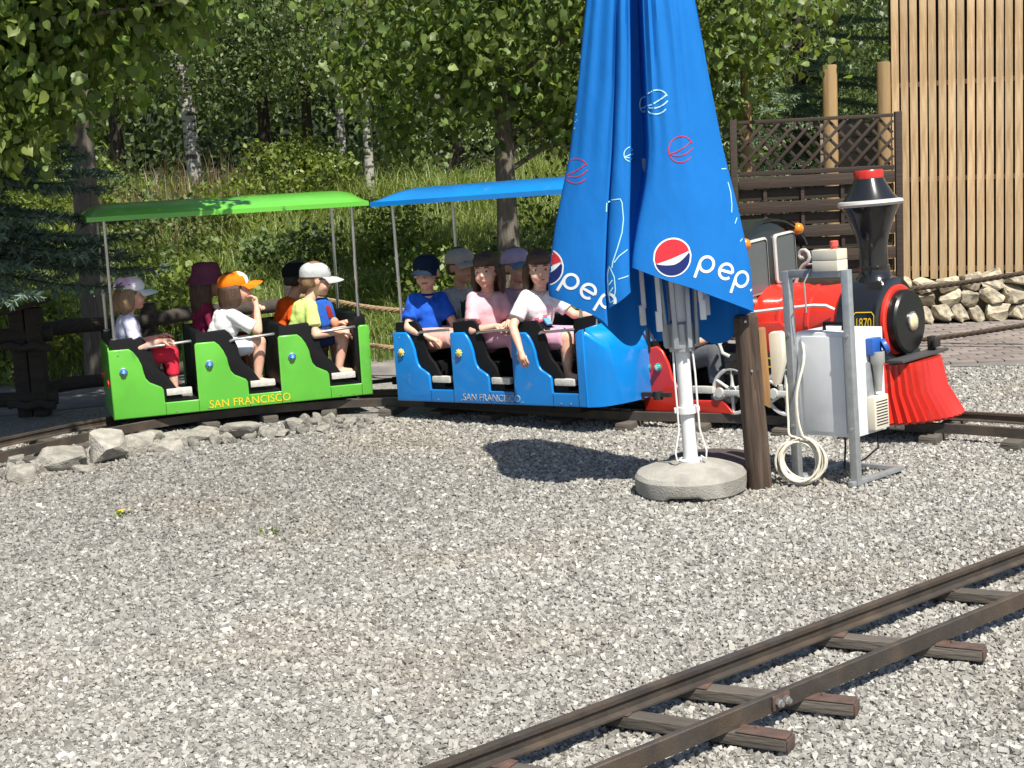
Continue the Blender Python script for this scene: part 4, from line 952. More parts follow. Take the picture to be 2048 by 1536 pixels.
SZ, LIFT = .97, .05
def person(label, M, cfg):
    """M: seat matrix (x forward, y left, z up); cfg: pose and clothes"""
    g = cfg.get; S = g('S', 1.1)*(SZ if g('group', 1) else 1.); sk = g('skin', SK1)
    t = empty('person', (0, 0, 0), label=label, cat='person', group=g('group', 'children riding the little train')); t.matrix_world = M @ Matrix.Translation((0, 0, LIFT if g('group', 1) else 0))
    lean, side, tw = R(g('lean', 5)), R(g('side', 0)), R(g('twist', 0))
    up = Vector((math.sin(lean), -math.sin(side), math.cos(lean))).normalized()
    sh = Vector((-math.sin(tw), math.cos(tw), 0))      # towards the left shoulder
    sh = (sh-up*sh.dot(up)).normalized(); fw = sh.cross(up)
    P = Vector((0, 0, .03))*S; C = P+up*.172*S; NB = P+up*.262*S
    SL, SR = P+up*.236*S+sh*.084*S, P+up*.236*S-sh*.084*S
    HL, HR = P+Vector((.02, .058, -.0))*S, P+Vector((.02, -.058, -.0))*S
    kL, kR = Vector(g('kneeL', (.25, .075, .035)))*S, Vector(g('kneeR', (.25, -.075, .035)))*S
    aL, aR = Vector(g('footL', (.25, .07, -.185)))*S, Vector(g('footR', (.25, -.07, -.185)))*S
    eL, wL = Vector(g('elbL', (.06, .15, .10)))*S, Vector(g('wriL', (.20, .10, .13)))*S
    eR, wR = Vector(g('elbR', (.06, -.15, .10)))*S, Vector(g('wriR', (.20, -.10, .13)))*S
    # head frame
    hy, hp, hr = R(g('hy', 0)), R(g('hp', 0)), R(g('hr', 0))
    HR_ = Euler((hr, hp, hy)).to_matrix()
    HC = NB+up*.055*S+Vector((.012, 0, 0))*S+HR_ @ Vector((.018, 0, .082))*S
    HM = Matrix.Translation(HC) @ HR_.to_4x4() @ Matrix.Diagonal((S*.96, S*.96, S*.96, 1)); SB = S; S = S*.96
    def hp_(v): return HM @ Vector(v)
    mb = MB(); fl = MB()
    Rq = HR_.to_4x4()
    def he(c, r): mb.ell(hp_(c), tuple(x*S for x in r), Rq, 16, 12)
    he((-.012, 0, .025), (.090, .073, .080)); he((.022, 0, -.028), (.060, .059, .076)); he((.046, 0, -.083), (.028, .028, .021))
    for s in (-1, 1): he((.044, .029*s, -.042), (.033, .029, .030)); he((-.006, .072*s, -.012), (.018, .010, .027)); he((.068, .028*s, .016), (.016, .022, .009))
    he((.083, 0, -.026), (.017, .011, .012)); he((.076, 0, -.006), (.012, .008, .020)); he((.068, 0, -.058), (.014, .022, .008))
    cone(mb, NB-up*.03*S, .042*S, hp_((-.018, 0, -.07)), .036*S)
    S = SB
    # trunk
    mb.ell(P, (.075*S, .086*S, .07*S)); cone(mb, P, .072*S, C, .068*S)
    for s_ in (-.028, .028): mb.ell(C+sh*s_*S, (.066*S, .062*S, .095*S))
    cone(mb, SL, .034*S, SR, .034*S)
    for a, b in ((SL, eL), (SR, eR)): cone(mb, a, .032*S, b, .025*S)
    for e, w in ((eL, wL), (eR, wR)):
        cone(mb, e, .0255*S, e.lerp(w, .35), .0255*S); cone(mb, e.lerp(w, .35), .0255*S, w, .0175*S)
    hand(mb, fl, wL, g('hdL', None) and Vector(g('hdL')) or (wL-eL), Vector(g('pnL', (0, -.3, -1))), S, g('curl', .55))
    hand(mb, fl, wR, g('hdR', None) and Vector(g('hdR')) or (wR-eR), Vector(g('pnR', (0, .3, -1))), S, g('curlR', g('curl', .55)))
    for h, k, a in ((HL, kL, aL), (HR, kR, aR)):
        cone(mb, h, .056*S, k, .040*S); cone(mb, k, .039*S, k.lerp(a, .35), .039*S); cone(mb, k.lerp(a, .35), .039*S, a, .024*S)
        cone(mb, a+Vector((0, 0, -.025))*S, .028*S, a+Vector((.085, 0, -.036))*S, .023*S)
    body = remesh(mb, 'body', sk, t, .0085, 2, fl)
    # eyes, brows, mouth
    S = SB*.96
    for s in (-1, 1):
        e = MB(); e.ell(hp_((.0755, .030*s, .000)), (.0055*S, .0115*S, .0042*S), Rq, 10, 8); eo = e.build('eye', M_EYEW, t)
        MB().ell(hp_((.0795, .0295*s, .000)), (.0052*S, .0072*S, .0050*S), Rq, 8, 6).build('iris', M_EYE, eo)
        MB().tube([hp_((.078, .016*s, .021)), hp_((.081, .030*s, .0255)), hp_((.071, .046*s, .020))], [.0034*S, .0045*S, .0028*S], 6).build('eyebrow', g('hairm', HAIR_B), t)
    if g('glasses'):
        gs = MB()
        for s in (-1, 1): gs.ell(hp_((.086, .031*s, -.002)), (.004*S, .024*S, .017*S), Rq @ Matrix.Rotation(R(18*s), 4, 'Z'), 12, 8)
        go = gs.build('sunglasses', M_BLACK, t)
        for s in (-1, 1): MB().tube([hp_((.074, .052*s, .004)), hp_((.02, .072*s, .006)), hp_((-.012, .078*s, .002))], .0025*S, 6).build('temple', M_BLACK, go)
    op = g('mouth', .0055)
    MB().ell(hp_((.0755, 0, -.058)), (.009*S, .0215*S, op*S), Rq, 12, 8).build('mouth', M_LIP, t)
    # hair
    hm = g('hairm', HAIR_B); ht = g('hair', 'short')
    if ht:
        hb = MB(); hb.ell(hp_((-.020, 0, .030)), (.094*S, .080*S, .086*S), Rq, 18, 14)
        lo = -.045 if ht == 'short' else -.07
        hb.ell(hp_((-.052, 0, -.02)), (.055*S, .070*S, .07*S), Rq, 14, 10)
        if ht in ('long', 'bob', 'mid'):
            ln = .15 if ht == 'bob' else .13 if ht == 'mid' else .25
            rd = random.Random(sum(map(ord, label)))
            for k in range(17):
                a = R(78+204*k/16); bx, by = -.022+.078*math.cos(a), .080*math.sin(a)
                L_ = ln*rd.uniform(.82, 1.08)
                p0 = hp_((bx, by, .02)); p1 = hp_((bx*1.12, by*1.10, -.06)); tip = hp_((bx*1.05-.005, by*1.02, -.06))-Vector((0, 0, (L_-.06)*S))
                hb.tube([p0, p1, p1.lerp(tip, .6), tip], [.020*S, .022*S, .019*S, .006*S], 7)
            if ht == 'bob' or g('fringe'):
                for k in range(7):
                    a = -42+14*k; q = math.sin(R(a)); c_ = math.cos(R(a))
                    hb.tube([hp_((.05*c_, .07*q, .085)), hp_((.078*c_, .082*q, .055)), hp_((.083*c_, .080*q, .030))], [.014*S, .012*S, .004*S], 6)
        ho = remesh(hb, 'hair', hm, t, .0095, 2)
        # keep the face free
        inv = HM.inverted()
        for v in ho.data.vertices:
            q = inv @ v.co
            if q.x > .030 and q.z < (.040 if not (ht == 'bob' or g('fringe')) else .026) and abs(q.y) < .066: v.co = HM @ Vector((q.x*.55-.0, q.y*.7, q.z))
            elif ht == 'short' and q.z < -.055+.0: v.co = HM @ Vector((q.x*.75, q.y*.7, q.z+.03))
            n_ = noise.noise(Vector((q.x*30, q.y*30, q.z*9))); v.co += (v.co-HC).normalized()*.0035*n_*S
    # shirt
    S = SB
    sm_ = g('shirt'); sl = g('sleeve', .72); fat = g('fat', 1.0)
    sb = MB(); sb.ell(P+Vector((0, 0, .0)), (.088*S*fat, .096*S*fat, .058*S)); cone(sb, P+up*.0*S, .083*S*fat, C, .078*S*fat)
    for s_ in (-.030, .030): sb.ell(C+sh*s_*S, (.076*S*fat, .069*S*fat, .104*S))
    cone(sb, SL-up*.002*S, .040*S, SR-up*.002*S, .040*S)
    for a, e, w in ((SL, eL, wL), (SR, eR, wR)):
        if sl <= 1: cone(sb, a, .041*S, a.lerp(e, sl), .046*S, 12, True, False)
        else: cone(sb, a, .040*S, e, .036*S); cone(sb, e, .036*S, e.lerp(w, sl-1), .029*S, 12, True, False)
    so = remesh(sb, 'shirt', sm_, t, .0105, 2)
    for v in so.data.vertices:
        v.co += Vector((0, 0, 1)).cross(up).lerp(v.co-C, 1.0).normalized()*(.007*S*noise.noise(Vector((v.co.x*11+v.co.z*9, v.co.y*11, v.co.z*20)))+.002*S*noise.noise(v.co*34))
    for pm2, s0, s1, u0, u1, wob in g('prints', ()):
        so.data.materials.append(pm2); k_ = len(so.data.materials)-1
        for f in so.data.polygons:
            q = f.center-P; a_ = q.dot(sh)/S; u_ = q.dot(up)/S; w_ = wob*noise.noise(f.center*40)
            if q.dot(fw) > 0 and s0 < a_+w_ < s1 and u0 < u_+w_ < u1: f.material_index = k_
    cone_c = MB(); cone_c.lathe([(.040*S, 0), (.046*S, .004*S), (.046*S, .012*S), (.040*S, .015*S)], 18, Matrix.Translation(NB-up*.006*S) @ up.to_track_quat('Z', 'Y').to_matrix().to_4x4()); cone_c.build('collar', g('collarm', sm_), t)
    # trousers
    pm_ = g('pants'); pl = g('plen', .75)
    if pm_ is not None:
        pb = MB(); pb.ell(P-Vector((0, 0, .01)), (.100*S, .112*S, .082*S))
        for h, k, a in ((HL, kL, aL), (HR, kR, aR)):
            if pl <= 1: cone(pb, h, .072*S, h.lerp(k, pl), .060*S, 12, True, False)
            else: cone(pb, h, .070*S, k, .053*S); cone(pb, k, .052*S, k.lerp(a, pl-1), .042*S, 12, True, False)
        remesh(pb, 'trousers', pm_, t, .012, 2)
    # shoes
    shm = g('shoe', M_SHOE)
    for a in (aL, aR):
        q = MB(); q.ell(a+Vector((-.005, 0, -.033))*S, (.040*S, .033*S, .026*S)); cone(q, a+Vector((.01, 0, -.037))*S, .030*S, a+Vector((.085, 0, -.043))*S, .027*S)
        remesh(q, 'shoe', shm, t, .010, 2)
    # hats
    S = SB*.96
    hk = g('hat')
    if hk:
        kind, hmA, hmB = hk[0], hk[1], hk[2]
        if kind == 'cap':
            d = MB(); n = 26; rows = []
            for j in range(9):
                ph = R(90*j/8); rz = math.sin(ph); rr = math.cos(ph)**.85
                rows.append([(-.016+.101*rr*math.cos(2*math.pi*k/n), .085*rr*math.sin(2*math.pi*k/n), .036+.074*rz) for k in range(n)])
            prev = None
            base = [(-.016+.099*math.cos(2*math.pi*k/n), .083*math.sin(2*math.pi*k/n), .018-.012*max(0, -math.cos(2*math.pi*k/n))) for k in range(n)]
            for r_ in [base]+rows[:-1]:
                cur = [d.bm.verts.new(hp_(p)) for p in r_]
                if prev:
                    for k in range(n): d.bm.faces.new((prev[k], prev[(k+1) % n], cur[(k+1) % n], cur[k]))
                prev = cur
            d.bm.faces.new(prev)
            mats_ = [hmA]+([hk[3]] if len(hk) > 3 else [])
            dome = d.build('cap', mats_, t, ang=60)
            if len(hk) > 3:
                inv = HM.inverted()
                for f in dome.data.polygons:
                    q = inv @ f.center
                    if q.x > .024 and abs(q.y) < .052+.3*(q.x-.06)*0: f.material_index = 1
            v_ = MB(); m_ = 11; A = []; B = []
            for k in range(m_):
                a = R(-68+136*k/(m_-1)); c_, s_ = math.cos(a), math.sin(a)
                A.append((-.012+.098*c_, .083*s_, .026-.006*abs(s_))); B.append((.012+(.150+.010*c_)*c_, .080*s_*1.04, .012-.030*s_*s_+.0))
            tp = [[v_.bm.verts.new(hp_(p)) for p in q] for q in (A, [((a[0]+b[0])/2, (a[1]+b[1])/2, (a[2]+b[2])/2+.006) for a, b in zip(A, B)], B)]
            bt = [[v_.bm.verts.new(hp_((p[0], p[1], p[2]-.0035))) for p in q] for q in (A, [((a[0]+b[0])/2, (a[1]+b[1])/2, (a[2]+b[2])/2+.006) for a, b in zip(A, B)], B)]
            for L_, fl_ in ((tp, False), (bt, True)):
                for i in range(2):
                    for k in range(m_-1):
                        q = (L_[i][k], L_[i+1][k], L_[i+1][k+1], L_[i][k+1]); v_.bm.faces.new(q if not fl_ else q[::-1])
            for k in range(m_-1): v_.bm.faces.new((tp[2][k], bt[2][k], bt[2][k+1], tp[2][k+1]))
            bmesh.ops.recalc_face_normals(v_.bm, faces=v_.bm.faces[:])
            v_.build('visor', hmB, dome, ang=60)
            MB().ell(hp_((-.016, 0, .110)), (.008*S, .008*S, .004*S), Rq, 8, 6).build('cap_button', hmA, dome)
            if g('captext'):
                tx = text_mesh('cap_lettering', g('captext'), .040, M_CAPTXT, 0)
                for v in tx.vertices:
                    a = R(-18)+v.co.x/.105; zz = .058+v.co.y*.95; k_ = math.cos(math.asin(max(-1, min(1, (zz-.036)/.077))))**.85
                    v.co = hp_((-.016+.104*k_*math.cos(a), .088*k_*math.sin(a), zz))
                link('cap_lettering', tx, dome)
        elif kind == 'bucket':
            d = MB(); n = 28
            pf = [(0, .118), (.05, .117), (.074, .108), (.083, .09), (.090, .045), (.093, .034), (.118, .004), (.134, -.016), (.133, -.019), (.115, .0), (.088, .028)]
            d.lathe(pf, n, HM @ rotM('Y', 0, (-.014, 0, .006)) @ Matrix.Diagonal((1.06, .95, 1, 1)))
            for v in d.bm.verts: v.co += Vector((0, 0, .007*noise.noise(v.co*9)))
            d.build('bucket_hat', hmA, t, ang=50)
    return t
HAIR_B = mat('hair_brown', (.075, .042, .024), .5, var=.35, vs=10, stretch=(9, 9, 1.2), bump=.6, bs=30)
HAIR_D = mat('hair_dark', (.022, .014, .011), .45, var=.35, vs=10, stretch=(9, 9, 1.2), bump=.6, bs=30)
HAIR_L = mat('hair_light', (.24, .145, .075), .5, var=.35, vs=10, stretch=(9, 9, 1.2), bump=.6, bs=30)
M_CAPTXT = mat('cap_text', (.015, .02, .06), .8, var=.1)
def seat(wag, x, y, z=.425, yaw=0):
    bpy.context.view_layer.update()
    return wag.matrix_world @ Matrix.Translation((x, y, z)) @ Matrix.Rotation(R(yaw), 4, 'Z')
def gx(i, k=.20): return i*GP+(k-.035)*GP/.55
def bx_(i, k=.20): return i*BP+(k-.055)*BP/.55

# --- green carriage
C_TIE = clothm('tie_dye_cap', (.74, .70, .72), col2=(.58, .30, .50), c2s=9, c2lo=.48, c2hi=.66)
person('child in a pale tie dye cap and red leggings holding the bar', seat(GREEN, gx(0, .18), -.17), dict(hairm=HAIR_L, hair='mid', shirt=clothm('lilac_white_shirt', (.56, .56, .72)), pants=clothm('red_leggings', (.62, .03, .06)), plen=1.62, hat=('cap', C_TIE, clothm('pale_grey_cloth', (.50, .56, .55))), elbR=(.05, -.135, .10), wriR=(.19, -.150, .135), hdR=(1, -.1, -.2), hp=4, lean=2, kneeR=(.245, -.06, .045)))
person('child in a maroon bucket hat and dark pink patterned top', seat(GREEN, gx(1, .17), .17), dict(S=1.14, hairm=HAIR_B, hair='long', skin=SK2, shirt=clothm('maroon_top', (.20, .02, .055), col2=(.50, .04, .14), c2s=12, c2lo=.5, c2hi=.62), sleeve=1.7, pants=clothm('dark_red_skirt', (.15, .015, .04)), plen=1.2, hat=('bucket', clothm('maroon_hat', (.16, .045, .085)), None), hy=-8))
person('child in an orange and white cap resting chin on fist', seat(GREEN, gx(1, .19), -.165), dict(S=1.13, hairm=HAIR_B, hair='mid', shirt=clothm('white_shirt', (.72, .72, .72)), fat=1.08, sleeve=.8, pants=clothm('white_shorts', (.62, .66, .72)), plen=.8, hat=('cap', clothm('orange_cloth', (.90, .19, .01)), clothm('orange_cloth', (.90, .19, .01)), clothm('white_front', (.75, .75, .74))), lean=27, hp=-8, hy=-4, elbR=(.255, -.125, .135), wriR=(.262, -.085, .285), hdR=(-.15, .4, .9), pnR=(-1, .3, .2), curl=.95, elbL=(.22, .10, .14), wriL=(.27, .0, .24), kneeR=(.27, -.055, .06), footR=(.24, -.06, -.16)))
person('child in a black cap and orange shirt leaning forward', seat(GREEN, gx(2, .15), .15), dict(S=1.13, hairm=HAIR_D, hair='short', skin=SK2, shirt=clothm('orange_shirt', (.80, .10, .012)), fat=1.05, pants=clothm('navy_shorts', (.02, .03, .08)), hat=('cap', clothm('black_cloth', (.012, .014, .018)), clothm('black_cloth', (.012, .014, .018))), lean=20, hp=4))
person('child in a grey cap and lime green shirt with dark glasses', seat(GREEN, gx(2, .20), -.165), dict(S=1.15, hairm=HAIR_L, hair='short', shirt=clothm('lime_shirt', (.60, .78, .22)), fat=1.02, pants=clothm('navy_shorts', (.02, .03, .08)), plen=.72, hat=('cap', clothm('grey_cloth', (.46, .47, .48)), clothm('grey_cloth', (.46, .47, .48))), captext='CH', prints=((clothm('leaf_print', (.05, .13, .07)), -.07, -.005, .03, .085, .05),), lean=20, hp=8, hy=-6, elbR=(.085, -.155, .085), wriR=(.245, -.115, .085), hdR=(1, .1, -.3), elbL=(.10, .14, .1), wriL=(.28, .03, .12), kneeR=(.285, -.05, .075), footR=(.235, -.06, -.14), kneeL=(.26, .08, .05), glasses=1))
bpy.context.view_layer.update()
pk = [o for o in bpy.data.objects if o.get('label', '').startswith('child in a grey cap')][0]
gl = empty('padded_bag', (0, 0, 0), label='blue padded bag with a red opening held on a lap', cat='bag'); gl.matrix_world = seat(GREEN, gx(2, .20)+.205, -.135, .70) @ Matrix.Rotation(R(-16), 4, 'Y')
MB().prism([(-.065, -.10), (-.07, .05), (-.045, .095), (.0, .10), (.05, .085), (.068, .03), (.06, -.10)], -.05, .05, bev=.022, seg=3).build('shell', clothm('bag_blue', (.03, .12, .52)), gl, ang=60)
MB().prism([(.008, -.05), (.012, .03), (.03, .045), (.045, .03), (.045, -.05)], -.056, -.04, bev=.004).build('opening', clothm('bag_red', (.30, .03, .03)), gl)
MB().ell((.035, -.062, -.085), (.03, .02, .035)).build('strap', clothm('bag_strap', (.55, .30, .18)), gl)
# --- blue carriage
person('child in a navy cap and blue shirt turned to look out', seat(BLUE, bx_(0, .21), -.155, .44), dict(S=1.14, hairm=HAIR_B, hair='short', shirt=clothm('royal_blue_shirt', (.02, .11, .60), col2=(.012, .05, .30), c2s=8, c2lo=.55, c2hi=.66), collarm=clothm('navy_collar', (.01, .03, .16)), pants=clothm('peach_shorts', (.62, .36, .32)), plen=.82, hat=('cap', clothm('navy_cap', (.012, .022, .045)), clothm('navy_cap', (.012, .022, .045))), hy=-62, hp=5, twist=-38, lean=3, elbR=(-.02, -.16, .11), wriR=(.12, -.135, .045), elbL=(.14, .08, .1), wriL=(.2, .04, .08), kneeR=(.26, -.035, .04), footR=(.26, -.04, -.15)))
person('child in a beige cap and grey shirt behind the boy in blue', seat(BLUE, bx_(0, .22), .17), dict(S=1.2, hairm=HAIR_B, hair='short', skin=SK2, shirt=clothm('grey_shirt', (.42, .43, .42)), prints=((clothm('green_print', (.02, .075, .04)), -.035, .02, .05, .20, .01),), pants=clothm('navy_shorts', (.02, .03, .08)), hat=('cap', clothm('beige_cap', (.44, .38, .33)), clothm('beige_cap', (.44, .38, .33))), hy=-12, twist=-20, lean=4))
person('child with a brown bob and pink shirt smiling sideways', seat(BLUE, bx_(1, .21), -.155, .44), dict(S=1.14, hairm=HAIR_B, hair='bob', shirt=clothm('pink_shirt', (.72, .42, .47), col2=(.74, .62, .40), c2s=7, c2lo=.56, c2hi=.7), pants=clothm('pink_trousers', (.62, .32, .40)), plen=1.62, hy=-72, hp=2, twist=-34, lean=6, mouth=.005, elbR=(.02, -.15, .09), wriR=(.165, -.115, .115), hdR=(1, .25, -.25), elbL=(.14, .08, .10), wriL=(.20, -.03, .12), kneeR=(.25, -.05, .045), footR=(.26, -.05, -.15)))
person('child in a lilac cap with a blue peak and mauve shirt', seat(BLUE, bx_(1, .21), .17), dict(S=1.17, hairm=HAIR_L, hair='short', shirt=clothm('mauve_shirt', (.40, .28, .34)), pants=clothm('navy_shorts', (.02, .03, .08)), hat=('cap', clothm('lilac_cap', (.50, .38, .50)), clothm('slate_blue_cloth', (.17, .26, .36))), hy=-20, mouth=.010, lean=3, twist=-15))
person('child in a white and pink shirt with one arm hanging over the side', seat(BLUE, bx_(2, .135), -.175, .44), dict(S=1.15, hairm=HAIR_B, hair='bob', shirt=clothm('white_pink_shirt', (.75, .70, .72), col2=(.72, .34, .42), c2s=5.5, c2lo=.54, c2hi=.66), prints=((clothm('print_rose', (.66, .14, .22)), -.07, .02, .05, .12, .04), (clothm('print_sky', (.16, .34, .55)), -.02, .05, .02, .07, .04)), sleeve=.74, fat=1.0, collarm=clothm('collar_grey', (.35, .36, .36)), pants=clothm('pink_shorts', (.66, .34, .46)), plen=.95, hy=-52, hp=4, twist=-22, lean=5, side=-3, elbR=(-.02, -.195, .12), wriR=(.06, -.245, -.005), hdR=(.35, -.1, -1), pnR=(0, 1, 0), curlR=.35, elbL=(.17, .13, .15), wriL=(.32, .17, .13), hdL=(1, .15, -.25), kneeR=(.235, -.045, .04), footR=(.225, -.05, -.15), shoe=M_SOCK_W))
wb = empty('belt_bag', (0, 0, 0), label='small black belt bag with a red and blue top on a lap', cat='bag'); wb.matrix_world = seat(BLUE, bx_(2, .135)+.115, -.225, .585) @ Matrix.Rotation(R(-30), 4, 'Z')
MB().prism([(-.07, .03), (-.045, .06), (.02, .03), (.085, -.005), (.08, -.03), (-.03, -.04), (-.065, -.015)], -.03, .03, bev=.014, seg=3).build('pouch', clothm('bag_black', (.012, .012, .014)), wb, ang=60)
MB().prism([(-.075, .045), (-.05, .085), (-.03, .075), (-.05, .04)], -.02, .02, bev=.006).build('red_flap', clothm('flap_red', (.55, .05, .07)), wb, ang=60)
MB().prism([(-.02, .06), (.0, .075), (.055, .04), (.04, .028)], -.02, .02, bev=.006).build('blue_flap', clothm('flap_blue', (.12, .30, .52)), wb, ang=60)
# --- driver in the cab, mostly behind the parasol
person('driver in dark grey trousers seated in the locomotive cab', seat(LOCO, .02, -.14, .40), dict(S=1.22, group=None, hairm=HAIR_D, hair='short', shirt=clothm('charcoal_shirt', (.06, .06, .07)), pants=clothm('dark_grey_trousers', (.10, .105, .115)), plen=1.8, hy=10, lean=8, kneeR=(.24, -.10, .06), footR=(.26, -.13, -.12)))
# ================================================================ timber and stone around the yard
M_LARCH = mat('larch_slat', (.66, .47, .275), .7, var=.22, vs=2.2, stretch=(10, 10, .9), bump=.25, bs=8, rand=.16, col2=(.52, .345, .185), c2s=2.6)
M_DARKW = mat('stained_board', (.034, .021, .014), .7, var=.3, vs=3, stretch=(1.2, 14, 14), bump=.3, bs=6, rand=.25)
M_DARKV = mat('dark_void', (.040, .028, .021), .9, var=.2)
M_LOGP = mat('round_post_wood', (.26, .17, .075), .75, var=.3, vs=2, stretch=(12, 12, .8), bump=.4, bs=7, rand=.15)
M_GREYB = mat('grey_board', (.22, .18, .15), .85, var=.2, vs=3, stretch=(1, 10, 10), rand=.1)
M_LOGD = mat('shade_dark_log', (.050, .040, .033), .9, var=.35, vs=3, stretch=(2, 12, 12), bump=.6, bs=8)  # near black brown, tree shade is put into the log colour

sw = empty('slatted_building', (3.78, 14.62, 0), (0, 0, R(-28)), 'tall building clad in upright light larch slats', 'building')
MB().box((1.6, .16, 2.7), (3.3, .10, 5.0)).build('wall', M_DARKV, sw)
MB().box((.03, 1.2, 2.7), (.06, 2.0, 5.0)).build('wall', M_DARKV, sw)
for z in (.41, 1.27, 2.17, 3.1, 4.0): MB().box((1.6, .075, z), (3.26, .03, .045)).build('batten', M_LARCH, sw)
slm = MB().box((0, 0, 2.25), (.065, .030, 4.2)).done('slat', M_LARCH)
for k in range(37):
    link('slat', slm, sw, loc=(.03+k*.0875, .04, .16+(.03 if k % 7 == 3 else 0)+random.uniform(-.012, .012)), rot=(0, random.uniform(-.002, .002), random.uniform(-.04, .04)))

lf = empty('garden_fence', (2.0, 13.02, 0), (0, 0, R(-3)), 'dark stained garden fence with a diamond lattice top', 'fence')
for x in (0, 1.40): MB().box((x, 0, .95), (.06, .06, 1.9), bev=.006).build('post', M_DARKW, lf)
MB().box((.70, 0, 1.872), (1.32, .04, .03), bev=.004).build('lattice_rail', M_DARKW, lf); MB().box((.70, 0, 1.432), (1.32, .05, .042), bev=.004).build('lattice_rail', M_DARKW, lf)
def clip_strip(x0, slope):
    z0, z1 = 1.455, 1.85; a = (x0, z0); b = (x0+slope*(z1-z0), z1)
    def cl(p, q):
        for lim, sg in ((.045, 1), (1.355, -1)):
            if sg*(p[0]-lim) < 0 and sg*(q[0]-lim) < 0: return None
            if sg*(p[0]-lim) < 0: t_ = (lim-p[0])/(q[0]-p[0]); p = (lim, p[1]+(q[1]-p[1])*t_)
            if sg*(q[0]-lim) < 0: t_ = (lim-q[0])/(p[0]-q[0]); q = (lim, q[1]+(p[1]-q[1])*t_)
        return p, q
    return cl(a, b)
for slope, y in ((.95, -.010), (-.95, .010)):
    for k in range(-3, 13):
        r_ = clip_strip(.02+k*.14+(.0 if slope > 0 else .05), slope)
        if r_ is None: continue
        a, b = r_; L = math.hypot(b[0]-a[0], b[1]-a[1]); 
        if L < .04: continue
        MB().box((0, 0, 0), (L, .010, .026), bev=.002).build('lattice_strip', M_DARKW, lf, loc=((a[0]+b[0])/2, y, (a[1]+b[1])/2), rot=(0, -math.atan2(b[1]-a[1], b[0]-a[0]), 0))
bdm = MB().box((.70, 0, 0), (1.325, .016, .098), bev=.003).done('board', M_DARKW)
for k in range(12): link('board', bdm, lf, loc=(0, -.024 if k % 2 == 0 else .022, 1.355-k*.108), rot=(random.uniform(-.03, .03), 0, 0))
for x in (.26, .58, .92, 1.2): MB().box((x, 0, .74), (.03, .028, 1.30)).build('stile', M_DARKW, lf)

for i, (x, y, h, r_, lb) in enumerate(((2.36, 14.5, 2.38, .05, 'thin pale round timber post behind the lattice, beside the fence post'), (3.16, 14.5, 2.39, .072, 'thick pale round timber post behind the middle of the lattice'), (3.66, 14.45, 2.39, .066, 'pale round timber post behind the lattice, next to the slatted building'))):
    o = MB().lathe([(0, -.05), (r_*1.03, -.05), (r_, .5), (r_*.98, h-.012), (r_*.9, h), (0, h+.004)], 18).build('timber_post', M_LOGP, None, loc=(x, y, 0)); tag(o, lb, 'post', 'round posts behind the lattice')
scn = empty('board_screen', (3.35, 15.6, 0), label='greyish board screen seen through the lattice', cat='screen')
for k in range(9): MB().box((.25, 0, .5+k*.16), (.62, .02, .148), bev=.003).build('board', M_GREYB, scn)

# dry stone wall 
wl = empty('stone_wall', (0, 0, 0), label='low dry stone wall of cream limestone below the slatted building', cat='wall')
RW = [rock_mesh('stone', s, M_ROCK2, 16, rough=1.7) for s in range(31, 39)]
MB().prism([(2.95, 0), (2.95, .34), (5.9, .34), (5.9, 0)], 13.42, 13.75).build('core', mat('wall_core', (.10, .09, .07), .95, var=.3, vs=12), wl)
zc = 0; rd = random.Random(5)
for row, (z, h) in enumerate(((.085, .17), (.235, .15), (.37, .14))):
    x = 2.98+rd.uniform(0, .1)
    while x < 5.75:
        w = rd.uniform(.15, .29)
        if row == 2 and rd.random() < .12: x += w*.6; continue
        link('stone', RW[rd.randrange(8)], wl, (x+w/2, 13.36+row*.03+rd.uniform(-.02, .02), z+rd.uniform(-.012, .012)), (rd.uniform(-.25, .25), rd.uniform(-.2, .2), rd.choice((0, 3.14))+rd.uniform(-.3, .3)), (w*1.08, .26, h*1.22*rd.uniform(.9, 1.15)))
        x += w*.93
# rope railings
M_ROPE = mat('hemp_rope', (.30, .21, .115), .9, var=.25, vs=30, bump=.4, bs=120); M_ROPED = mat('old_rope', (.085, .062, .042), .9, var=.3, vs=30, bump=.4, bs=120)
def rope(pts, r, m, label, group=None):
    q = catmull(pts, 26); t = empty('rope', q[0], label=label, cat='rope', group=group); n = len(q)
    D = [0]
    for a, b in zip(q, q[1:]): D.append(D[-1]+(b-a).length)
    for s in range(3):
        path = []
        for i, p in enumerate(q):
            tg = (q[min(i+1, n-1)]-q[max(i-1, 0)]).normalized(); u = tg.cross(Vector((0, 0, 1))).normalized(); w = u.cross(tg)
        # resample finely for the twist
        k = int(D[-1]/.012); j = 0
        for i in range(k+1):
            d = D[-1]*i/k
            while j < n-2 and D[j+1] < d: j += 1
            f = (d-D[j])/max(1e-6, D[j+1]-D[j]); p = q[j].lerp(q[j+1], f); tg = (q[j+1]-q[j]).normalized(); u = tg.cross(Vector((0, 0, 1))).normalized(); w = u.cross(tg)
            a = d*2*math.pi/(r*7.5)+s*2*math.pi/3; path.append(p+(u*math.cos(a)+w*math.sin(a))*r*.5-q[0])
        MB().tube(path, r*.56, 6).build('strand', m, t)
rope([(1.5, 11.75, .62), (2.4, 11.95, .50), (3.26, 11.9, .49), (3.97, 11.5, .605), (4.9, 11.0, .80)], .021, M_ROPED, 'thick dark upper rope strung in front of the stone wall')
rope([(1.5, 11.75, .22), (2.4, 11.95, .09), (3.26, 11.9, .075), (3.97, 11.5, .20), (4.9, 11.0, .40)], .021, M_ROPED, 'thick dark lower rope hanging over the clay pavers')
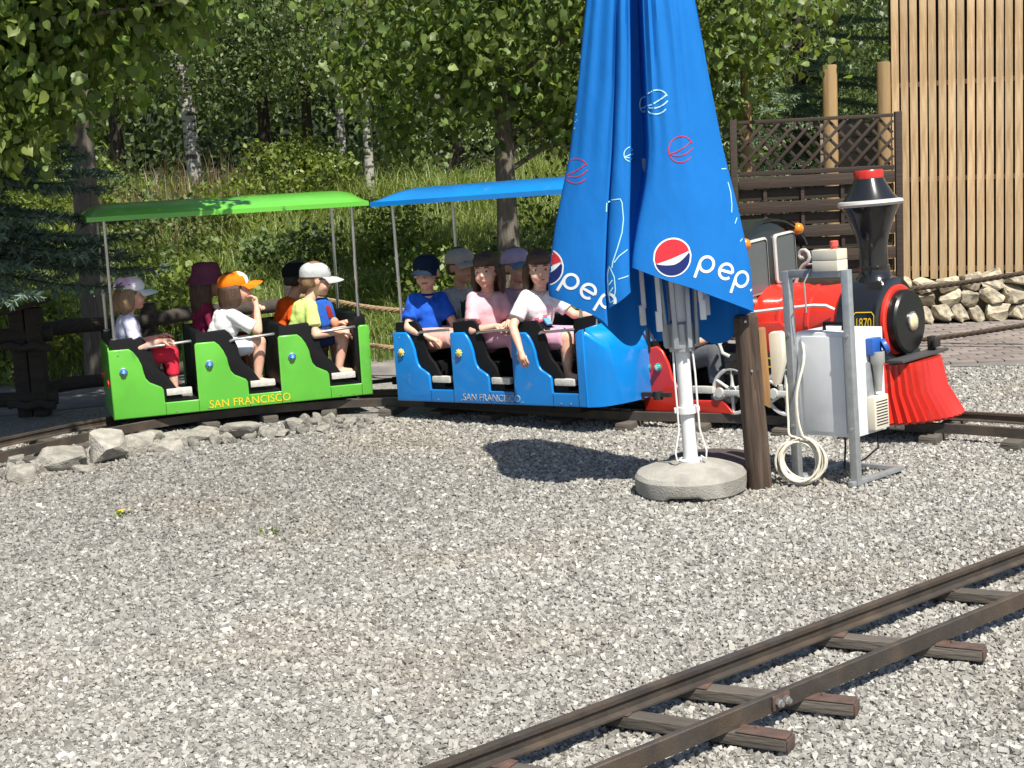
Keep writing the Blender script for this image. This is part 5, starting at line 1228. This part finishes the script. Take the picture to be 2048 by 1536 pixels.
rope([(-1.75, 12.1, .67), (-1.45, 11.95, .63), (-.92, 11.6, .56), (-.2, 11.55, .52), (.8, 11.6, .56), (1.5, 11.75, .62)], .021, M_ROPE, 'pale upper rope running from the log fence behind the carriages')
rope([(-1.75, 12.1, .33), (-1.13, 11.8, .27), (-.92, 11.6, .26), (-.2, 11.55, .16), (.8, 11.6, .17), (1.5, 11.75, .22)], .021, M_ROPE, 'pale lower rope running from the log fence behind the carriages')
for x, y, lb in ((1.5, 11.78, 'stout timber post carrying ropes behind the locomotive'), (4.9, 11.03, 'stout timber post carrying ropes beside the clay pavers')):
    tag(MB().lathe([(0, 0), (.075, 0), (.072, .45), (.07, .86), (.055, .88), (0, .885)], 18).build('rope_post', M_LOGD, None, loc=(x, y, 0)), lb, 'post')
# log fence under the trees
fl_ = empty('log_fence', (0, 0, 0), label='dark log fence with two rails under the spruce', cat='fence')
def log(a, b, r_, nm='rail'):
    a, b = Vector(a), Vector(b); k = 7
    MB().tube([a.lerp(b, i/k)+Vector((0, 0, .012*math.sin(i*1.7))) for i in range(k+1)], [r_*(1+.06*math.sin(i*2.1)) for i in range(k+1)], 12).build(nm, M_LOGD, fl_)
MB().box((-3.53, 10.78, .38), (.11, .12, .80), bev=.02, M=None).build('post', M_LOGD, fl_); MB().box((-3.41, 10.76, .38), (.11, .12, .82), bev=.02).build('post', M_LOGD, fl_)
MB().box((-3.46, 10.74, .80), (.34, .20, .035), M=Matrix.Translation((-3.46, 10.74, .80)) @ Matrix.Rotation(R(-14), 4, 'Y') @ Matrix.Translation((3.46, -10.74, -.80)), bev=.006).build('post_cap', M_LOGD, fl_)
log((-5.4, 10.45, .60), (-3.3, 10.80, .60), .055); log((-3.5, 10.88, .60), (-1.75, 12.16, .60), .055)
log((-5.4, 10.45, .13), (-3.3, 10.78, .14), .055); log((-3.5, 10.88, .17), (-1.75, 12.16, .20), .05)
for z in (.52, .10): log((-3.62, 10.66, z), (-3.28, 10.64, z-.005), .028, 'bracket')
MB().box((-1.74, 12.15, .36), (.12, .12, .78), bev=.02).build('post', M_LOGD, fl_); MB().box((-2.75, 11.45, .36), (.11, .11, .74), bev=.02).build('post', M_LOGD, fl_)
# ================================================================ plants
def leafmat2(*a, **k):
    m = leafmat(*a, **k); nt = m.node_tree; N = nt.nodes; L = nt.links
    g = [n for n in N if n.bl_idname == 'ShaderNodeNewGeometry'][0]; oi = N.new('ShaderNodeObjectInfo')
    ad = N.new('ShaderNodeMath'); ad.operation = 'ADD'; fr = N.new('ShaderNodeMath'); fr.operation = 'FRACT'
    tg = [l.to_socket for l in list(L) if l.from_socket == g.outputs['Random Per Island']]
    L.new(g.outputs['Random Per Island'], ad.inputs[0]); L.new(oi.outputs['Random'], ad.inputs[1]); L.new(ad.outputs[0], fr.inputs[0])
    for s in tg: L.new(fr.outputs[0], s)
    return m
ML_LIN = leafmat2('linden_leaf', (.110, .185, .042), (.205, .262, .070), trans=.5, lo=.4, hi=1.6)
ML_LINN = leafmat2('linden_leaf_near', (.130, .215, .045), (.245, .305, .075), trans=.5, lo=.45, hi=1.5)
ML_BIR = leafmat2('birch_leaf', (.090, .145, .048), (.165, .210, .075), trans=.38, lo=.35, hi=1.6)
ML_DARK = leafmat2('wood_leaf', (.070, .115, .036), (.140, .190, .060), trans=.3, lo=.5, hi=1.4)
ML_BUSH = leafmat2('bush_leaf', (.13, .200, .036), (.225, .275, .055), trans=.42, lo=.55, hi=1.35)
ML_GRASS = leafmat2('grass_blade', (.155, .228, .055), (.285, .340, .112), trans=.4, lo=.6, hi=1.35)
ML_REED = leafmat2('dry_reed', (.17, .12, .07), (.24, .165, .10), trans=.25, lo=.6, hi=1.2)
ML_SPB = leafmat2('spruce_blue', (.065, .115, .082), (.140, .205, .155), trans=.1, lo=.55, hi=1.4, rough=.6)
ML_SPG = leafmat2('spruce_green', (.110, .185, .105), (.205, .275, .150), trans=.1, lo=.6, hi=1.4, rough=.6)
M_BARK = mat('grey_bark', (.135, .115, .095), .95, var=.4, vs=3, stretch=(16, 16, 2.2), bump=1., bs=4)
M_BARKD = mat('dark_bark', (.045, .036, .028), .95, var=.4, vs=3, stretch=(16, 16, 2.2), bump=1., bs=4)
M_BIRCH = mat('birch_bark', (.36, .345, .32), .8, var=.1, vs=5, bump=.3, bs=10, stretch=(2, 2, 7), col2=(.05, .045, .04), c2s=3.2, c2lo=.50, c2hi=.58)
def unit(v): return v/np.maximum(1e-9, np.linalg.norm(v, axis=-1, keepdims=True))
HEART = (np.array([(0, 0, 0), (-.07, .17, -.02), (.05, .40, -.07), (.30, .47, -.10), (.62, .33, -.10), (.86, .12, -.12), (1.06, 0, -.18), (.45, 0, 0), (-.07, -.17, -.02), (.05, -.40, -.07), (.30, -.47, -.10), (.62, -.33, -.10), (.86, -.12, -.12)], float),
         [np.array([(0, 7, 3, 2), (7, 6, 5, 4)])[:, :], np.array([(0, 2, 1), (7, 4, 3)]), np.array([(0, 10, 7, 0)])[:0], np.array([(0, 9, 10, 7), (7, 11, 12, 6)]), np.array([(0, 8, 9), (7, 10, 11)])])
KITE = (np.array([(0, 0, 0), (.42, .33, -.06), (1, 0, -.05), (.42, -.33, -.06)], float), [np.array([(0, 2, 1), (0, 3, 2)])])
NEED = (np.array([(0, .5, 0), (0, -.5, 0), (1, -.25, 0), (1, .25, 0)], float), [np.array([(0, 1, 2, 3)])])
def cards(P, T, N, S, shape, asp=1.0):
    """leaf cards: position, tip direction, normal, size -> verts, face blocks"""
    V0, F0 = shape; T = unit(T); N = unit(N-T*np.sum(N*T, 1, keepdims=True)); B = np.cross(N, T)
    k = len(V0); n = len(P)
    V = P[:, None]+S[:, None, None]*(V0[None, :, 0:1]*T[:, None]+V0[None, :, 1:2]*asp*B[:, None]+V0[None, :, 2:3]*N[:, None])
    F = []
    for w in (3, 4):
        fs = [f for f in F0 if f.shape[1] == w and len(f)]
        if fs:
            f = np.concatenate(fs); F.append((f[None]+k*np.arange(n)[:, None, None]).reshape(-1, w))
    return V.reshape(-1, 3), F
def rnd(n): return rng.normal(size=(n, 3))
def clump_leaves(C, rc, per, size, droop=.6, up=.5, outw=.5):
    n = len(C)*per; c = np.repeat(C, per, 0); r_ = np.repeat(rc, per)
    o = rnd(n)*np.array([1, 1, .75])*r_[:, None]*.55; P = c+o
    T = rnd(n)*.75; T[:, 2] -= droop; N = rnd(n)*.75+unit(o+1e-6)*outw; N[:, 2] += up
    return P, T, N, size*(.5+.9*rng.random(n))
def ellip(n, c, r_, lo=.25, zmin=None):
    d = unit(rnd(n)); k = (lo+(1-lo)*rng.random(n))**.6; P = np.array(c)+d*np.array(r_)*k[:, None]
    if zmin is not None: P = P[P[:, 2] > zmin+.4*rng.random(len(P))]
    return P
def trunk(parent, pts, rr, m, limbs=(), seg=14, nm='trunk'):
    q = catmull(pts, 6); n = len(q); r0 = [rr[0]+(rr[1]-rr[0])*(i/(n-1))**.8 for i in range(n)]
    r0[0] *= 1.25; r0[1] *= 1.08
    mb = MB().tube(q, r0, seg)
    for v in mb.bm.verts: v.co += Vector((v.co.x-q[0].x, v.co.y-q[0].y, 0)).normalized()*.012*noise.noise(v.co*6)
    o = mb.build(nm, m, parent)
    for a, b, r_ in limbs:
        a, b = Vector(a), Vector(b); mid = a.lerp(b, .5)+Vector((random.uniform(-.1, .1), random.uniform(-.1, .1), .10*(b-a).length))
        MB().tube(catmull([a, mid, b], 5), [r_*(1-.75*i/10) for i in range(11)], 7).build('limb', m, parent)
    return q
def tree(name, label, base, top, rr, bark, crowns, leaf, group=None, nlimb=14, indiv=0, bend=(0, 0), shape=KITE, lm=None, trunk_pts=None):
    t = empty(name, base, label=label, cat='tree', group=group); b = Vector(base)
    pts = trunk_pts or [(0, 0, -.1), (bend[0]*.3, bend[1]*.3, top*.33), (bend[0]*.8, bend[1]*.8, top*.66), (bend[0], bend[1], top)]
    allP = []
    for c, r_, n, rc, per, size, zmin in crowns:
        C = ellip(n, c, r_, .2, zmin); allP.append((C, rc, per, size))
    tops = np.concatenate([a[0] for a in allP]); sel = tops[rng.choice(len(tops), min(nlimb, len(tops)), replace=False)]
    q = catmull(pts, 6); limbs = []
    for s in sel:
        h = max(.35*top, min(top*.97, s[2]-.35*math.hypot(s[0], s[1]))); k = min(len(q)-1, max(0, int(len(q)*h/top)))
        limbs.append((q[k], s, rr[0]*.22))
    trunk(t, pts, rr, bark, limbs)
    Ps = [clump_leaves(C, np.full(len(C), rc)*(.7+.6*rng.random(len(C))), per, size, *leaf) for C, rc, per, size in allP]
    P, T, N, S = [np.concatenate([p[i] for p in Ps]) for i in range(4)]
    if indiv:
        wp = P+np.array(base); vis = (np.abs(wp[:, 0]/wp[:, 1]) < .36) & ((wp[:, 2]-1.7)/wp[:, 1] < .13)
        order = np.argsort(np.where(vis, wp[:, 1], 1e9))[:indiv]; keep = np.ones(len(P), bool); keep[order] = False
        lv = cards(np.zeros((1, 3)), np.array([[1., 0, 0]]), np.array([[0, 0, 1.]]), np.ones(1), shape); lme = np_mesh('leaf', lv[0], lv[1], lm)
        Tn = unit(T); Nn = unit(N-Tn*np.sum(N*Tn, 1, keepdims=True)); Bn = np.cross(Nn, Tn)
        for i in order:
            o = bpy.data.objects.new('leaf', lme); COL.objects.link(o); o.parent = t
            M = Matrix(((Tn[i][0], Bn[i][0], Nn[i][0], 0), (Tn[i][1], Bn[i][1], Nn[i][1], 0), (Tn[i][2], Bn[i][2], Nn[i][2], 0), (0, 0, 0, 1)))
            o.matrix_local = Matrix.Translation(P[i]) @ M @ Matrix.Scale(S[i], 4)
        P, T, N, S = P[keep], T[keep], N[keep], S[keep]
    V, F = cards(P, T, N, S, shape)
    o = link('crown', np_mesh('crown', V, F, lm), t); o['kind'] = 'stuff'
    return t

# linden behind the carriages
tree('linden_tree', 'leafy linden with a straight grey brown trunk right behind the blue carriage', (.03, 14.4, HGT(.03, 14.4)), 2.9, (.125, .07), M_BARK,
     [((.25, -.2, 3.9), (1.9, 1.5, 2.1), 140, .40, 84, .070, 1.45), ((-.75, -.3, 2.3), (.8, .7, .75), 30, .30, 66, .068, 1.35), ((1.75, -.4, 2.9), (1.25, .9, 1.1), 64, .36, 74, .070, 1.55), ((.9, .3, 2.0), (.8, .6, .55), 24, .3, 70, .068, 1.35)],
     (.9, .45, .4), nlimb=12, indiv=290, shape=HEART, lm=ML_LIN, bend=(.02, 0))
# linden on the near left: crown above the picture, drooping sprays into it
tree('linden_tree', 'large leaved linden whose drooping sprays hang above the rock border', (-4.15, 8.9, 0), 4.3, (.15, .09), M_BARK,
     [((1.15, .95, 4.6), (1.7, 1.4, 1.3), 100, .38, 62, .085, 3.3), ((1.45, .25, 2.80), (1.0, .6, .62), 100, .27, 74, .064, None), ((1.15, .1, 2.12), (.46, .35, .30), 38, .20, 54, .062, None), ((2.25, .2, 2.80), (.42, .35, .26), 26, .20, 54, .062, None), ((.7, .6, 2.9), (.9, .7, .6), 30, .3, 42, .095, None), ((2.1, -.45, 4.0), (.75, .7, .6), 34, .32, 48, .09, None)],
     (1.0, .3, .35), nlimb=30, indiv=290, shape=HEART, lm=ML_LINN, bend=(.5, 0))
tree('linden_tree', 'slender grey trunked tree standing behind the log fence', (-3.40, 12.3, 0), 3.6, (.115, .08), M_BARK,
     [((.0, .3, 4.6), (1.6, 1.4, 1.5), 80, .4, 60, .085, 2.7), ((-.5, .3, 2.55), (.9, .6, .5), 20, .3, 50, .08, 2.0)], (.9, .45, .4), nlimb=14, shape=HEART, lm=ML_LIN, bend=(.05, 0))

def spruce(name, label, base, h, z0, L0, lm, nb=60, group=None, needle=.03, dirs=(0, 360), twigs=22, top_frac=.15):
    t = empty(name, base, label=label, cat='tree', group=group)
    trunk(t, [(0, 0, -.1), (0, 0, h*.5), (0, 0, h)], (.12, .03), M_BARKD)
    Pn, Tn, Nn, Sn = [], [], [], []; br = MB()
    for i in range(nb):
        z = z0+(h-z0)*(i/nb)**1.1; az = R(dirs[0]+(dirs[1]-dirs[0])*rng.random()); L = L0*(1-(z-z0)/(h-z0)*(1-top_frac))*(.8+.35*rng.random())
        d = np.array([math.cos(az), math.sin(az), 0]); s = np.array([-d[1], d[0], 0]); pts = []
        for k in range(7):
            u = k/6; pts.append(d*L*u+np.array([0, 0, z-.30*L*u**1.3+.16*L*u**3]))
        br.tube([Vector(p) for p in pts], [.014*(1-.8*k/6) for k in range(7)], 5, cap=False)
        for k in range(twigs):
            u = .12+.88*k/twigs; p = np.array([np.interp(u, np.linspace(0, 1, 7), [q[j] for q in pts]) for j in range(3)])
            for sg in (-1, 1):
                tl = (.06+.26*L*(1-u)*.9+.05*rng.random())*(.8+.4*rng.random()); td = unit((d*(.75+.2*rng.random())+sg*s*.85+np.array([0, 0, -.22+.12*rng.normal()]))[None])[0]
                nn = int(tl/.0062)+6; v = np.sort(rng.random(nn)); q = p+td*tl*v[:, None]
                a = rng.random(nn)*2*math.pi; e1 = unit(np.cross(td, [0, 0, 1.])[None])[0]; e2 = np.cross(e1, td)
                rad = e1*np.cos(a)[:, None]+e2*np.sin(a)[:, None]
                Pn.append(q); Tn.append(rad*.8+td*.75); Nn.append(rnd(nn)); Sn.append(needle*(.7+.5*rng.random(nn)))
    br.build('boughs', M_BARKD, t)['kind'] = 'stuff'
    P, T, N, S = np.concatenate(Pn), np.concatenate(Tn), np.concatenate(Nn), np.concatenate(Sn)
    V, F = cards(P, T, N, S, NEED, .22)
    link('needles', np_mesh('needles', V, F, lm), t)['kind'] = 'stuff'
    return t
spruce('spruce_tree', 'blue grey spruce with drooping boughs shading the log fence', (-4.0, 10.2, 0), 4.4, 1.22, 1.6, ML_SPB, 180, dirs=(-150, 40), twigs=14, needle=.047)
spruce('spruce_tree', 'green spruce with layered boughs behind the lattice fence', (3.35, 16.9, 0), 6.0, 1.0, 1.7, ML_SPG, 70, dirs=(170, 380), twigs=14, needle=.042)

# wood beyond the meadow
WOOD = [('birch', -4.42, 22, (-.25, 0), .115), ('birch', -2.5, 24, (.05, 0), .075), ('birch', -1.75, 20, (.12, 0), .07), ('dark', -4.0, 26, (0, 0), .12), ('dark', -5.9, 23.5, (0, 0), .12), ('dark', -3.2, 25.5, (0, 0), .10), ('dark', -.7, 25.5, (0, 0), .12), ('dark', .9, 24, (0, 0), .13), ('dark', 2.4, 24.5, (0, 0), .12), ('birch', -6.9, 21.5, (0, 0), .09), ('dark', -8.6, 24, (0, 0), .12), ('dark', 4.4, 23, (0, 0), .12), ('dark', 6.5, 25, (0, 0), .12), ('birch', -5.1, 25.5, (0, 0), .06), ('dark', 5.8, 21, (0, 0), .12)]
bl = ['white birch leaning out of the wood at the meadow edge', 'thin white birch deep in the wood', 'slim birch at the wood edge behind the blue carriage roof', 'pale birch among the tall trees beyond the spruce', 'thin grey birch between the dark trunks']
nb_ = 0
for i, (kd, x, y, bend, r_) in enumerate(WOOD):
    base = (x, y, HGT(x, y)-.05); b = kd == 'birch'
    tree('birch_tree' if b else 'forest_tree', bl[nb_] if b else 'tall dark trunked tree with dense small leaves in the wood beyond the meadow', base, 5.5, (r_, r_*.55), M_BIRCH if b else M_BARKD,
         [((0, -.2, 4.3), (1.6, 1.3, 3.0), 100, .44, 78, .072, 1.2 if b else .9), ((random.uniform(-.6, .6), -.5, 2.3), (1.4, .9, .9), 30, .38, 64, .070, None)], (.75, .4, .35), group=None if b else 'trees of the wood', nlimb=12, lm=ML_BIR if b else (ML_BIR if i % 3 else ML_DARK), bend=bend)
    nb_ += b
# the far mass of the wood, one reading as a whole
n = 72000; P = np.stack([rng.uniform(-16, 15, n), rng.uniform(26.8, 35, n), 1.2+9*rng.random(n)], 1)
keep = np.array([noise.noise(Vector((p[0]*.55, p[1]*.2, p[2]*.6)))+.55 > rng.random()*.9 for p in P]); P = P[keep]; n = len(P)
T = rnd(n); T[:, 2] -= .5; N = rnd(n); N[:, 1] -= .5; N[:, 2] += .4
V, F = cards(P, T, N, .15+.12*rng.random(n), KITE)
tag(link('woodland', np_mesh('woodland', V, F, ML_DARK)), 'far dark mass of the wood beyond the birches', 'wood', kind='stuff')
hx = list(np.linspace(-60, 60, 41)); hyy = [34, 36, 38, 41, 46, 55]; hz = [0, 4, 8, 11, 13, 14]  # added dark slope behind the wood, blocks sky showing between the leaves
me = bpy.data.meshes.new('added_hill'); me.from_pydata([(x, y, z+1.5*noise.noise(Vector((x*.1, y*.2, 0)))) for y, z in zip(hyy, hz) for x in hx], [], [(j*41+i, j*41+i+1, (j+1)*41+i+1, (j+1)*41+i) for j in range(5) for i in range(40)])
me.materials.append(mat('added_hill_dark', (.020, .032, .012), .95, var=.5, vs=1.2, bump=1, bs=3)); tag(link('added_hill', me), kind='structure')

# bushes
def bush(name, label, base, r_, n, per, size, lm, group=None, stems=7, cat='bush'):
    t = empty(name, base, label=label, cat=cat, group=group)
    C = ellip(n, (0, 0, r_[2]*.95), r_, .3, .05)
    for s in C[rng.choice(len(C), min(stems, len(C)), replace=False)]:
        MB().tube(catmull([(s[0]*.15, s[1]*.15, -.05), (s[0]*.5, s[1]*.5, s[2]*.55), tuple(s)], 4), [.012*(1-.8*i/8) for i in range(9)], 5).build('stem', M_BARKD, t)
    P, T, N, S = clump_leaves(C, np.full(len(C), .22), per, size, .2, .6, .5)
    V, F = cards(P, T, N, S, KITE); link('foliage', np_mesh('foliage', V, F, lm), t)['kind'] = 'stuff'
def gz(x, y): return HGT(x, y)-.03
for x, y, r_, n, lm, lb in ((-2.75, 19.5, (1.0, .6, .55), 34, ML_BUSH, 'bright green rounded bush below the birches'), (-2.25, 16.3, (.55, .4, .38), 22, ML_DARK, 'low dark bush under the end of the green roof'), (-5.6, 18.5, (1.1, .7, .6), 36, ML_BUSH, 'wide bright bush beyond the spruce'),
                           (-4.1, 12.6, (.7, .4, .5), 34, ML_BUSH, 'sunlit leafy bush behind the log fence post'), (-2.9, 13.3, (.7, .4, .45), 32, ML_BUSH, 'sunlit leafy bush beside the slender grey trunk'), (-3.9, 17.0, (.8, .5, .5), 26, ML_BIR, 'dull green bush on the meadow slope'), (1.0, 15.6, (.8, .5, .75), 36, ML_BUSH, 'leafy bush to the right of the linden trunk'), (2.1, 16.2, (.9, .6, .8), 36, ML_BIR, 'dark leafy bush behind the end of the lattice fence'), (-.9, 21.0, (1.4, .6, .55), 36, ML_BIR, 'dull green thicket at the wood edge right of the slim birch'), (-6.8, 15.5, (1.2, .8, .9), 40, ML_BIR, 'tall thicket far behind the spruce'), (3.0, 19.5, (1.6, .8, 1.4), 50, ML_DARK, 'dark tall thicket behind the green spruce')):
    bush('bush', lb, (x, y, gz(x, y)), r_, n, 60, .075, lm)
for i in range(16):
    x = random.uniform(-6.2, 1.6); y = random.uniform(14.2, 20.5)
    bush('shrub', 'leafy green shrub growing up through the meadow grass', (x, y, gz(x, y)), (random.uniform(.3, .7), .35, random.uniform(.25, .5)), 18, 64, .062, ML_BUSH if i % 3 else ML_BIR, group='shrubs in the meadow', stems=4, cat='shrub')
# meadow grass
def blades(n, X, Y, H, Wd, lm, name, lean=.45, label=None, cat=None):
    Z = np.array([HGT(a, b) for a, b in zip(X, Y)])
    az = rng.random(n)*2*math.pi; d = np.stack([np.cos(az), np.sin(az), np.zeros(n)], 1); s = np.stack([-d[:, 1], d[:, 0], np.zeros(n)], 1)
    le = lean*(.2+rng.random(n)); V = np.zeros((n, 7, 3)); base = np.stack([X, Y, Z], 1)
    for k, (u, w) in enumerate(((0, 1), (.4, .8), (.75, .5))):
        c = base+d*(le*H*u**2)[:, None]+np.array([0, 0, 1.])*(H*(u-.18*le*u**2))[:, None]
        V[:, 2*k] = c+s*(Wd*w/2)[:, None]; V[:, 2*k+1] = c-s*(Wd*w/2)[:, None]
    V[:, 6] = base+d*(le*H*1.15)[:, None]+np.array([0, 0, 1.])*(H*(1-.35*le))[:, None]
    o = 7*np.arange(n)[:, None]; F4 = np.concatenate([o+np.array([[0, 1, 3, 2]]), o+np.array([[2, 3, 5, 4]])]); F3 = o+np.array([[4, 5, 6]])
    return tag(link(name, np_mesh(name, V.reshape(-1, 3), [F3, F4], lm)), label, cat, kind='stuff')
n = 72000; Y = 13.25+9.5*rng.random(n)**1.25; X = -8+11*rng.random(n)
ok = (X < 2.2) | (Y > 15.5); X, Y = X[ok], Y[ok]; n = len(X)
cl = np.array([noise.noise(Vector((a*.9, b*.9, 1.))) for a, b in zip(X, Y)])
blades(n, X, Y, (.20+.34*rng.random(n)**1.3)*(1+.9*cl), .009+.007*rng.random(n), ML_GRASS, 'meadow_grass', 1.05, 'tall yellow green meadow grass on the bank behind the train', 'grass')
n = 420; X = -4.75+1.2*rng.random(n)*1.2+.2*rng.normal(size=n); Y = 17.5+2.5*rng.random(n)
blades(n, X, Y, .45+.6*rng.random(n), np.full(n, .013), ML_REED, 'dry_reeds', .25, 'dry pinkish brown stalks rising among the green meadow', 'reeds')
n = 2500; X = -6+5.2*rng.random(n); Y = np.interp(X, [-6, -3.9, -2.3, -1, 0], [12.6, 12.8, 13.0, 13.1, 13.2])-.05-.35*rng.random(n)**2
blades(n, X, Y, .08+.2*rng.random(n), np.full(n, .010), ML_GRASS, 'verge_grass', .6, 'ragged grass verge along the far edge of the path', 'grass')
# small weeds on the gravel
for x, y, lb, yel in ((-2.0, 7.4, 'tiny yellow flowered weed growing in the gravel', 1), (-1.15, 6.85, 'tiny green weed with a bare stalk in the gravel', 0)):
    t = empty('weed', (x, y, .0), label=lb, cat='weed')
    k = 26; P = rnd(k)*np.array([.028, .028, .006])+np.array([0, 0, .014]); V, F = cards(P, rnd(k)*np.array([1, 1, .4]), rnd(k)*.3+np.array([0, 0, 1]), .018+.014*rng.random(k), KITE)
    link('leaves', np_mesh('leaves', V, F, ML_BUSH), t)['kind'] = 'stuff'
    if yel:
        for q in range(6): MB().lathe([(0, 0), (.008, .002), (.006, .006), (0, .007)], 8, rotM('Z', 0, (random.uniform(-.035, .035), random.uniform(-.03, .03), .022))).build('flower', mat('weed_yellow', (.6, .42, .02), .7, var=.1), t)
    else: MB().tube([(.01, 0, 0), (.02, .0, .06), (.018, .005, .12)], .0018, 5).build('stalk', M_BARK, t)
